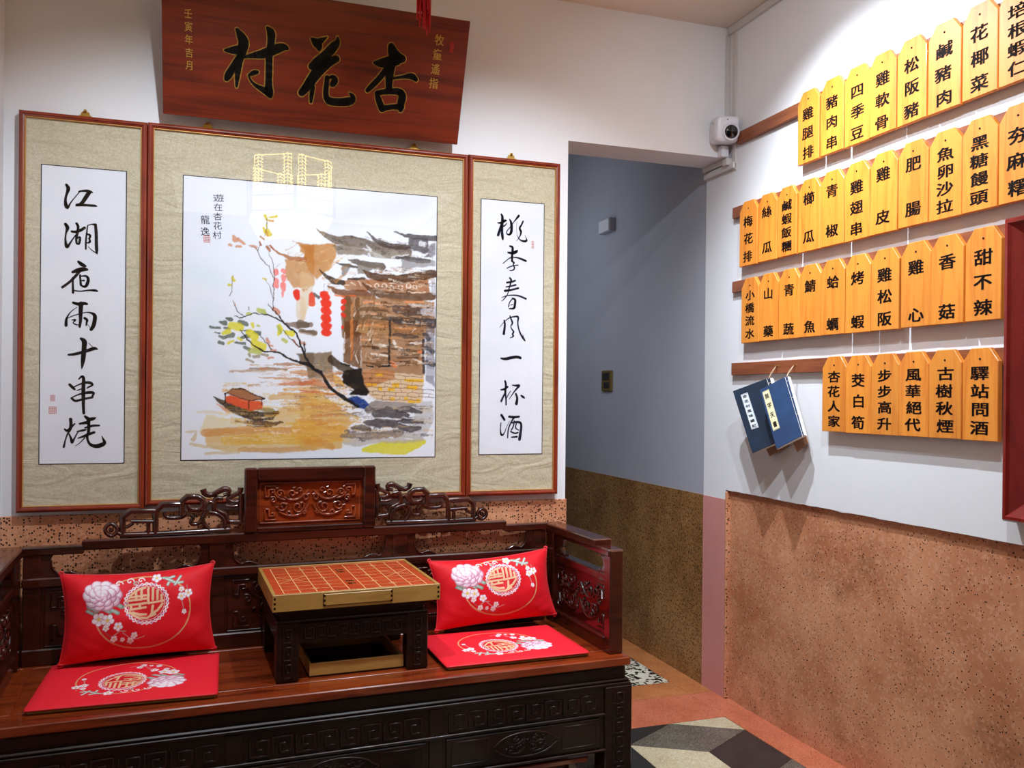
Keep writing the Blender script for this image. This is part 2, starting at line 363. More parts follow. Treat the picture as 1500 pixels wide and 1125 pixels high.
# a small painter: colours a fine grid of vertices (flat print, embroidery)
def vnoise(nx, ny, cells, seed):
    r = np.random.default_rng(seed); cy = max(2, int(cells * ny / nx)); g = r.random((cy + 3, cells + 3))
    x = np.linspace(0, cells, nx); y = np.linspace(0, cy, ny); xi = x.astype(int); yi = y.astype(int); fx = x - xi; fy = y - yi
    fx = fx * fx * (3 - 2 * fx); fy = (fy * fy * (3 - 2 * fy))[:, None]
    a = g[yi][:, xi] * (1 - fx) + g[yi][:, xi + 1] * fx; b = g[yi + 1][:, xi] * (1 - fx) + g[yi + 1][:, xi + 1] * fx
    return a * (1 - fy) + b * fy
class Canvas:
    def __init__(s, W, H, nx, ny, base, wob=0.0, tex=0.0, seed=1):
        s.W, s.H, s.nx, s.ny = W, H, nx, ny; s.px = W / (nx - 1)
        X, Y = np.meshgrid(np.linspace(0, W, nx), np.linspace(0, H, ny))
        if wob: X = X + (vnoise(nx, ny, 60, seed) - .5) * wob * 2 + (vnoise(nx, ny, 150, seed + 5) - .5) * wob; Y = Y + (vnoise(nx, ny, 60, seed + 1) - .5) * wob * 2 + (vnoise(nx, ny, 150, seed + 6) - .5) * wob
        s.X, s.Y = X, Y; s.C = np.ones((ny, nx, 3)) * np.array(base); s.tex = tex
        s.GR = vnoise(nx, ny, 200, seed + 9) if tex else None
        s.T = 1 - tex * (0.6 * vnoise(nx, ny, 40, seed + 2) + 0.5 * vnoise(nx, ny, 120, seed + 3) + .3 * vnoise(nx, ny, 16, seed + 4)) if tex else 1.0
    def win(s, x0, x1, y0, y1):
        i0 = max(0, int(x0 / s.W * (s.nx - 1)) - 3); i1 = min(s.nx, int(x1 / s.W * (s.nx - 1)) + 4)
        j0 = max(0, int(y0 / s.H * (s.ny - 1)) - 3); j1 = min(s.ny, int(y1 / s.H * (s.ny - 1)) + 4)
        return slice(j0, max(j0, j1)), slice(i0, max(i0, i1))
    def lay(s, wn, A, col):
        if A.size == 0: return
        if s.tex: A = A * s.T[wn]
        s.C[wn] = s.C[wn] * (1 - A[..., None]) + np.array(col) * A[..., None]
    def stroke(s, pts, col, a=1.0, soft=None):
        soft = soft or s.px; mw = max(p[2] for p in pts) / 2 + soft + 3
        wn = s.win(min(p[0] for p in pts) - mw, max(p[0] for p in pts) + mw, min(p[1] for p in pts) - mw, max(p[1] for p in pts) + mw)
        X, Y = s.X[wn], s.Y[wn]; D = np.full(X.shape, 1e9)
        if len(pts) == 1: pts = [pts[0], pts[0]]
        for (x0, y0, w0), (x1, y1, w1) in zip(pts[:-1], pts[1:]):
            dx, dy = x1 - x0, y1 - y0; L = dx * dx + dy * dy
            t = np.clip(((X - x0) * dx + (Y - y0) * dy) / L, 0, 1) if L > 0 else 0 * X
            D = np.minimum(D, np.hypot(X - x0 - t * dx, Y - y0 - t * dy) - (w0 + (w1 - w0) * t) / 2)
        s.lay(wn, np.clip(0.5 - D / soft, 0, 1) * a, col)
    def dry(s, x0, y0, x1, y1, wd, col, a=1.0, thr=0.45, seed=0):
        """one dry brush mark: broken along streaks that follow the stroke"""
        wn = s.win(min(x0, x1) - wd, max(x0, x1) + wd, min(y0, y1) - wd, max(y0, y1) + wd); X, Y = s.X[wn], s.Y[wn]
        if X.size == 0: return
        dx, dy = x1 - x0, y1 - y0; L = math.hypot(dx, dy) + 1e-6; tt = ((X - x0) * dx + (Y - y0) * dy) / L; nn = ((Y - y0) * dx - (X - x0) * dy) / L
        k = .5 + .5 * np.sin(nn * 2.1 + seed) * np.cos(nn * .9 + tt * .05 + seed * 2) ; k = .6 * k + .4 * s.GR[wn]
        A = np.clip(.5 - (np.abs(nn) - wd / 2 * (1 - .5 * np.clip(tt / L, 0, 1))) / 1.5, 0, 1) * np.clip(tt + 1, 0, 1) * np.clip(L - tt + 1, 0, 1) * np.clip((k - thr * np.clip(.3 + tt / L, 0, 1)) * 5, 0, 1)
        s.lay(wn, A * a, col)
    def poly(s, pts, col, a=1.0):
        xs = [p[0] for p in pts]; ys = [p[1] for p in pts]; wn = s.win(min(xs), max(xs), min(ys), max(ys)); X, Y = s.X[wn], s.Y[wn]
        ins = np.zeros(X.shape, bool)
        for i in range(len(pts)):
            x0, y0 = pts[i][:2]; x1, y1 = pts[i - 1][:2]
            if y0 == y1: continue
            c = (y0 > Y) != (y1 > Y); ins ^= c & (X < (x1 - x0) * (Y - y0) / (y1 - y0) + x0)
        A = ins.astype(float)
        B = A.copy(); B[1:] += A[:-1]; B[:-1] += A[1:]; B[:, 1:] += A[:, :-1]; B[:, :-1] += A[:, 1:]
        s.lay(wn, B / 5 * a, col)
    def disc(s, x, y, r, col, a=1.0): s.stroke([(x, y, 2 * r)], col, a)
    def ring(s, x, y, r, wd, col, a=1.0, a0=0, a1=2 * PI, n=48, ry=None):
        ry = ry or r; s.stroke([(x + r * math.cos(a0 + (a1 - a0) * i / n), y + ry * math.sin(a0 + (a1 - a0) * i / n), wd) for i in range(n + 1)], col, a)
def grid_mesh(name, P, C, mat, off):
    """P (ny, nx, 3) positions, C (ny, nx, 3) sRGB colours"""
    ny, nx = P.shape[:2]; me = bpy.data.meshes.new(name)
    me.vertices.add(nx * ny); me.vertices.foreach_set('co', (P - np.array(off)).reshape(-1).astype(np.float32))
    i = np.arange(ny * nx).reshape(ny, nx); q = np.stack([i[:-1, :-1], i[:-1, 1:], i[1:, 1:], i[1:, :-1]], -1).reshape(-1, 4)
    me.loops.add(q.size); me.loops.foreach_set('vertex_index', q.reshape(-1).astype(np.int32)); me.polygons.add(len(q))
    me.polygons.foreach_set('loop_start', (np.arange(len(q)) * 4).astype(np.int32))
    me.update(calc_edges=True); me.polygons.foreach_set('use_smooth', [True] * len(q))
    at = me.color_attributes.new('paint', 'FLOAT_COLOR', 'POINT'); c = np.clip(C, 0, 1); lin = np.where(c <= 0.04045, c / 12.92, ((c + 0.055) / 1.055) ** 2.4)
    at.data.foreach_set('color', np.concatenate([lin.reshape(-1, 3), np.ones((nx * ny, 1))], 1).reshape(-1).astype(np.float32))
    me.materials.append(mat); return me
# ---- traced brush strokes and painting (millimetres on their own plane)
INK={"L":[[[136.9,1054.2,8.2,144,1043.1,12.7,138.1,1025,7.4,133.7,1005.1,7.4,136.3,985.7,12.6,141,977.5,8.2,147.9,994.5,4.5,160.1,1013.1,3,172.4,1029.8,3,177.7,1038.1,4.5],[173.4,1035,4.5,184.8,1038.7,6.8,200.8,1040.1,9.8,212.6,1036,5.3],[204.4,1036.5,12.8,193.8,1017.9,12.8,185.1,1001.4,11.3,176.2,992.8,9.7,167.4,992.1,7.5],[167.4,990.2,8.2,185.1,992.7,9,203,993,7.5,220.9,993.2,8.3,226.3,992.1,3.8]],[[135.4,927,9.7,142.5,915.8,12.7,137,899.7,5.2,135,880,5.2,137.3,860.6,9.7,140.2,851,10.4,150.6,869.3,5.2,161.1,887.7,3.7,168.1,897.9,3.7],[153.9,904.8,7.5,166.3,903.7,9,180.4,910.6,9.7,191,919.2,9],[167.8,931.3,8.2,173.2,921.9,8.2,169.9,898.1,8.2,166.5,882.1,7.5,168.4,866.6,6],[168.2,882.3,5.2,178.8,890.8,6,177.2,875,8.2,174.8,863.8,6.7,166.6,868.4,4.5],[199.9,925.8,3.8,197.3,900,5.3,195,876.2,6,195.2,850.6,5.3],[199.9,927.7,3,212.4,932.6,3.8,223.1,931.4,9.1],[223.1,931.4,9.1,225.9,901.9,9.8,226.1,870.3,9.8,227.4,848.7,10.6,228.6,836.9,3.8],[228.6,838.1,3.8,214.9,845.9,3,202.2,858.9,1.9],[196.5,899.9,4.5,209.1,896.8,8.3,205.6,884.8,5.3,202,884.5,3],[205.6,884.8,4.5,208.2,873.1,8.3,196.8,870.4,3]],[[174.1,808,8.2,184.9,798.8,13.5,193.8,795.4,8.3],[157.8,773.7,9,172.6,780.4,15,190.3,785.3,14.3,199.3,783.9,8.3],[179.7,780.8,9.7,165.6,760.4,9,148.1,739.9,8.2,127.8,723.2,8.2],[157.9,756.1,5.2,158.1,732.5,6.7,159,707.1,7.5],[179.1,765,6,179.9,749.4,6,181.8,733.7,7.5],[181.6,761.3,3.7,197.6,764.1,7.5,204.1,754.6,9,201.4,738.7,10.5,194.4,726.5,9,181.8,731.8,5.2],[181.7,747.5,3.7,190.6,748,6],[158.9,714.9,4.5,180.2,712,4.5,201.6,717,4.5,223,718,9.1,230.3,715.6,5.3]],[[160.1,674.8,8.4,176.1,669.6,11.2,192.1,674.7,11.3,200.1,672.1,7.3],[182.8,672.8,14.1,181.6,646.2,12.4,181.8,619.7,10.1,179.3,597.5,7.3],[170.9,660.5,1.7,155,648.1,2.8,144.6,633,4.5,139.4,618.1,8.4,139.5,600.5,9.5],[143.3,624.1,2.8,157.8,632,3.4,176.4,638.6,3.4,195,645.3,2.8,211.1,645,5.6,224.6,637.6,12.5,223.4,618.3,12.4,219.5,600.3,12.4,212.9,589.8,10.2],[156.6,618.7,3.4,168.5,620.7,6.7,161.9,613.1,3.9,159.3,608.6,2.8,167.3,604.4,5,176.6,603.3,2.8],[193.8,626,8.4,201.9,620.4,9,199.3,611.5,5.6,198,602.6,3.9],[200.6,608.6,1.7,210.1,595.6,1.7]],[[183.6,559.3,8.4,194.4,552.2,16.9,192.7,528.5,14.1,190.8,498.9,15.2,188.3,475.3,10.1,186.3,460.5,1.7],[146.9,506.2,6.1,164.1,507.7,9.5,188,515.1,10.1,212,524.6,11.3,224.1,529.4,12.4,232.7,526,3.4],[206.5,545.2,1.7,217.3,533.6,2.3]],[[178,427.9,3.9,187.3,438.4,8.4,192.7,432.5,9.6,191.6,403,11.8,191.8,373.4,11.8,192,343.9,9.6,193.6,317.3,8.4],[151.6,409.8,8.4,161,399.7,9.5,166.3,394.4,6.2],[164.9,402.7,3.9,180.8,411.7,4.5,199.5,417.9,8.5,212.9,416.6,10.2,221,409.3,5.7,207.6,403.2,5.6,202.3,398.7,3.4],[173,391,3.4,191.6,398.6,3.9],[157.2,365.8,6.7,167.9,355.6,8.4,181.2,360.1,7.3,197.2,364.6,7.3,218.6,369.2,7.3],[159.9,368.8,3.9,175.8,377.7,4.5,197.1,383.8,8.4,213.1,385.5,10.2,223.9,384.1,7.4,218.6,373.7,6.8]],[[155.1,298.1,10.1,156.6,284.9,9.5,155.4,267.2,10.1,147.5,252.6,5.6,141.1,235,3.9,136,208.6,7.2],[138.2,265.8,5.6,144.8,258.5,8.4,158,273.1,7.3,167.2,283.4,4.5],[151.5,249.6,4.5,158.3,231.9,8.4,159.7,220.1,9.5,166.2,234.8,5,174.1,252.4,3.9,182,261.2,2.8],[197.7,307,7.9,208.5,296.7,12.4,221.9,299.6,11.3,228.6,302.6,4],[181.8,283.4,6.2,197.8,286.3,10.1,208.5,287.8,10.2],[207.1,296.7,11.3,208.6,278.9,9.6,208.7,261.1,9.6,206.2,249.3,8.5],[198,270.1,5.6,219.4,277.4,8.5,239.6,277.4,5.7],[174,258.3,3.4,190,261.2,8.4,200.7,264.1,4.5],[176.9,236.2,3.4,192.8,242,7.9,208.8,249.3,9.6,224.9,255.1,7.9],[203.5,243.4,8.5,206.3,225.6,6.8,214.5,213.7,9.6,230.7,209.1,13,246.9,213.4,15.3,257.6,220.8,11.4,250.7,234.2,5.7,248,243.1,2.3],[196.9,237.5,3.9,182.3,219.9,2.8,169.1,211.2,1.7]]],"R":[[[126,1062,6.1,131.4,1053.5,11,130.1,1025.1,11,128.8,998.2,11,132.2,974.6,11,133.2,967.2,6.1],[112.9,1028.3,4.9,126.9,1029.3,9.2,141,1039.3,11,146.3,1039.7,6.1],[127,1021.9,9.2,120.9,1003.6,9.2,114.2,982.3,10.4],[133.3,1016.4,6.1,142.7,1021.5,4.9,148.9,1030.9,2.5],[159.8,1045.2,4.3,166.3,1033.7,10.5,168.1,1012.9,11.1,166.6,994.9,11.1,158.8,986,7.4,147.8,989.1,4.3,147.7,999.5,3.7,164.8,1018.7,3.1,177.3,1037.5,3.1,189.8,1053.4,8,196.1,1061.4,9.3],[213.8,1041.7,6.2,207.6,1027.7,6.8,198.2,1013.6,8,206.2,1003.6,9.3,204.8,991.5,6.2,197,976,3.1,187.5,964.9,1.5],[190.5,986,1.9,200.2,970.2,4.9,216.2,965.3,8.1,228.9,967.6,9.3,228.9,975.1,3.7,220.7,989.6,1.2],[188.4,1038.3,1.2,187.1,1008.3,0.9,190.5,986,1.5]],[[162.4,943.8,7.4,173.5,941.5,9.2,172.1,923.5,9.9,170.7,905.4,9.2,170.9,887.5,8],[154.7,919.4,6.8,172.1,917.5,12.3,187.9,924.4,12.4,191.1,929.1,6.2],[170.7,903.9,4.9,153.4,893.9,3.7,134.7,876.4,3.1],[172.3,902.5,3.7,191.3,902.2,5.6,210.5,897.3,8.7,226.5,891.4,8.1],[169.3,887.4,6.2,180.4,882.1,7.4,174.2,872.7,4.3,182.2,864.2,6.2,177.5,853.5,5.5,161.7,851.1,3.1],[150.6,859.4,4.3,169.4,869.5,4.3,194.8,873.9,4.3]],[[162,823.8,6.1,168.4,818.1,8,166.9,806.1,6.2,159.2,781.8,4.9,154.7,760.7,3.7,139.2,740.6,4.3,129.8,734.2,1.8],[151.1,805.3,7.4,166.9,807.6,8,184.2,814.5,6.8],[148.1,788.7,4.9,167,792.6,5.5,186,798.1,7.4],[143.6,773.6,9.2,167.2,777.7,8,197.2,786.6,7.4],[131.2,747.6,2.4,148.5,755.9,4.3,173.7,759.2,4.9,199.1,758.2,6.8,227.9,747.5,7.5],[175.4,746.7,4.3,161.3,731.1,4.3,158.3,713,4.3],[173.8,746.6,6.2,186.5,742.7,9.3,183.5,723.1,9.9,182.1,708,9.3,161.5,707.2,4.9],[166.1,720.8,2.5,174,722.7,3.7]],[[141.5,661.6,6.1,144.8,649.8,8,143.4,631.9,8.6,140.4,610.9,10.4],[124.5,635.7,1.8,143.1,658.7,3.1,161.9,672.8,4.3,180.8,678,5.5,199.8,679.4,8.7,195.3,657.6,5.6,198.7,633.7,5.6,208.5,610,6.8,219.8,595.4,9.3,226.3,586.6,4.3],[221.4,595.4,3.7,216.4,611.8,1.5],[164.3,680.4,4.3,169.8,665.7,6.8,176.3,652.4,7.4,166.9,641.6,3.7,171.8,629.8,4.9,181.4,619.7,6.8,173.5,610.4,6.8,181.5,603.2,6.2,165.8,596.1,2.5]],[[130.3,518.2,6.1,147.6,515.6,11.7,172.8,522.2,11.7,195,525.7,11.1,207.8,521.5,10.5]],[[147.3,432.6,7.2,151.5,419,8.8,147.7,391.6,8.8,152,364.4,6.4,152.2,342.9,5.6],[131.2,399.3,5.6,145.5,401.4,8.8,157.8,411.3,7.2],[149.7,391.7,5.6,139.6,372.1,7.2,132.8,356.4,8],[152,364.4,3.2,162.1,384,4,170.3,395.8,2.4],[176.3,417.4,4,190.8,415.6,8.1,207.4,417.8,9.7,195.1,405.9,7.3,180.7,388.1,4.8,164.4,364.5,2.4],[191.1,384.3,8.1,197.5,368.6,8.9,193.5,347.1,12.1],[212,378.6,5.7,220.4,372.8,10.5,226.7,368.9,4.1]],[[134.1,303.9,9.6,145.8,286.3,9.6],[132.4,274.7,4,129.7,247.4,4,134.1,226,9.6,145.1,231.7,4,155.1,259,2.4,167.3,282.4,1.6],[165,298.1,8.8,183.7,296.1,9.7,204.4,298.1,8.1],[183.7,294.2,8.1,171.5,274.6,5.6,161.4,251.2,5.6,159.6,218,4.8],[175.6,274.6,6.4,204.6,278.5,9.7,215.1,270.6,8.9,212.4,243.2,10.5,207.3,211.8,12.1],[185.9,282.4,4.8,182,258.9,5.6,173.8,247.2,4.8],[196.3,278.5,4.8,188.2,255,5.6,202.8,247.1,4],[171.8,241.4,5.6,188.4,233.5,6.5,200.8,237.3,5.7],[176.1,219.8,5.6,196.8,221.7,7.3]]],"S":[[[-274.3,288.8,9.5,-262.4,271.6,26.8,-250.9,253.2,33.7,-258.6,224.6,31,-264.4,195.1,19.4,-270,155.8,19.5,-272.6,111.5,6.9],[-310.8,220.2,6.7,-286.7,223.3,24.1,-257.7,229.5,29],[-269.3,199.3,19.4,-285.8,168.3,21.4,-300,142.4,24.4,-304.8,132.1,14.6],[-254.8,205.9,6.8,-228.1,214.1,14.6,-188.9,223.9,29.4,-154.8,242.8,31.4,-125.3,256.2,24.6,-112.6,250.6,7.9],[-179,306.4,9.7,-166.3,293.9,29.1,-165.6,270.1,22.4,-171.6,226.1,21.6,-170.1,177.7,21.8,-170.1,128.6,22,-167.9,104,30.1,-162.4,89.7,8],[-165.2,99.4,20.1,-185.7,111.9,20,-210.9,121.3,10.9,-228.7,136.4,5.9,-234,150.4,4.9],[-234,152.8,6.9,-219.4,161.9,16.7,-207.1,165.9,9.9]],[[-36.2,292.1,6.9,-20.4,282,29.9,-9.7,271.3,25,-10.1,259,7],[-10.4,285.8,21.9,14.2,303.6,4],[48.9,308.2,5,50.8,293.8,17.1,38.9,277.6,30.2,12.3,244.7,30.2,-12,217,40.4,-32,204.6,22.2],[48.9,239.5,22.3,23.6,226.4,30.4,-5.9,197.9,35.5,-25.2,170.7,33.5,-44.3,138.5,28.5,-61.3,116.4,22.4],[-23.7,140.9,12.2,-27.7,115.2,15.3,-29,89.8,8.2],[21.2,176.3,15.3,20.2,146.1,17.4,19.3,115.6,17.5,30.7,99.1,25.9,67.7,99.7,25,101.8,107.1,29.3,115.8,113.9,15.7,111.3,126.2,15.7,100,135.1,4.2],[26.4,176.9,6.1,41.8,181.3,15.3,50.3,169.8,22.6,40.6,156,18.5]],[[232.2,302.7,22.7,239.2,283.6,36.3,251.1,270.1,41.7,273,267.8,26.2],[177.9,243.2,8.3,196.6,243.1,28,228.3,252.1,36.5,254.4,262.9,36.6],[233.6,252.7,36.5,233.8,217.3,29.4,234,181.5,23.2,235.7,161.1,21.2],[219.8,223.2,20.9,195.4,189.7,18.8,173,164.1,18.9,160.6,149.8,13.6],[248.7,201.2,8.4,286.2,210.9,10.6,313.3,216.7,23.4,328.1,205.6,13.9],[193.3,145.9,12.6,203.3,121.2,23.3,216.4,94.1,21.4],[196,146.2,15.8,230.7,155.4,19.1,274.1,160.5,23.4,286.4,146.3,26.8,280.4,119.5,25.8,282.2,98.7,16.2],[218.9,96.9,19.2,251.2,105.8,16.1,284.1,109.4,21.5]]]}
CREST=[[-1578.5,831.5,11.4,-1565.7,823.9,11.4,-1559.2,811.3,11.4,-1565.5,797.6,11.4,-1578.2,791.3,11.4,-1591,798.9,11.3,-1597.4,813.1,11.3,-1591.2,825.1,11.3,-1578.5,831.5,11.4],[-1578.4,817.5,8.7,-1573.6,812,8.7,-1578.3,805.9,8.7,-1582.5,811.7,8.7,-1578.4,817.5,8.7],[-1559.1,800.8,12.1,-1546.3,794.9,12.1],[-1544.7,796.6,16.2,-1545.3,870.4,16.1,-1447.7,866.5,16.5],[-1447.1,791.8,16.5,-1447.9,887.8,16.5,-1368.1,884.9,16.7],[-1367.7,845.4,16,-1368.3,910.1,16,-1302.2,907.8,16.2,-1301.8,864.4,16.2,-1340.9,865.9,14,-1349.5,880.6,10.5],[-1519.2,835.9,11.5,-1454,833,11.6],[-1514.3,830.4,10.2,-1522.4,823.7,10.1,-1535.2,817.2,10.1],[-1468.8,831.9,11.6,-1468.5,796.4,11.6],[-1417.9,861.8,10.3,-1421.2,851.2,10.3,-1411.1,841.8,12.4,-1367.7,841.8,12.5,-1354.3,855.6,12.6],[-1340.8,851.5,10.5,-1330.5,840.2,11.9,-1340.6,826.2,11.9,-1333.7,816.9,11.9,-1310,821.3,12,-1305,835.5,12],[-1552.7,793.5,14.8,-1443.8,791.7,15.1,-1330.2,793.3,15.4,-1216.6,795.2,15.8],[-1302.4,933.2,17.6,-1297.1,916.7,15.5,-1276.5,910.6,14.2,-1252.5,924.4,15.6,-1233.5,932.9,17.8,-1219.5,927,15.7,-1221.1,914.3,10.7,-1238.5,911.2,10.7],[-1238.4,900.2,12.8,-1262.6,902.9,14.2,-1267.6,881.2,14.2,-1265.8,863,14.2,-1244.9,854.9,12.8,-1227.5,846.8,12.9,-1227.3,821.2,14.3,-1185.3,819.4,15.8],[-1182.7,935.1,16.6,-1184.4,918.6,14.4,-1207.1,908.3,12.9,-1227.9,896.2,12.9,-1206.9,886.3,10.8,-1189.4,889.4,10.8],[-1180.8,914.8,14.4,-1181.7,815.6,14.4],[-1293.2,856.8,12.7,-1305,835.5,12.7,-1296.3,813.4,12.7,-1282.4,800.1,10.6],[-1282.9,856.4,12.7,-1258.8,851.8,12.8,-1234.3,832.5,12.8,-1232.3,799.5,12.9],[-1267.6,877.6,9.2,-1276.3,892.4,9.2,-1290,885.7,9.2,-1296.7,867.8,9.2],[-1231.2,876.2,10.7,-1210.3,871.8,10.8,-1192.8,874.8,9.3]]
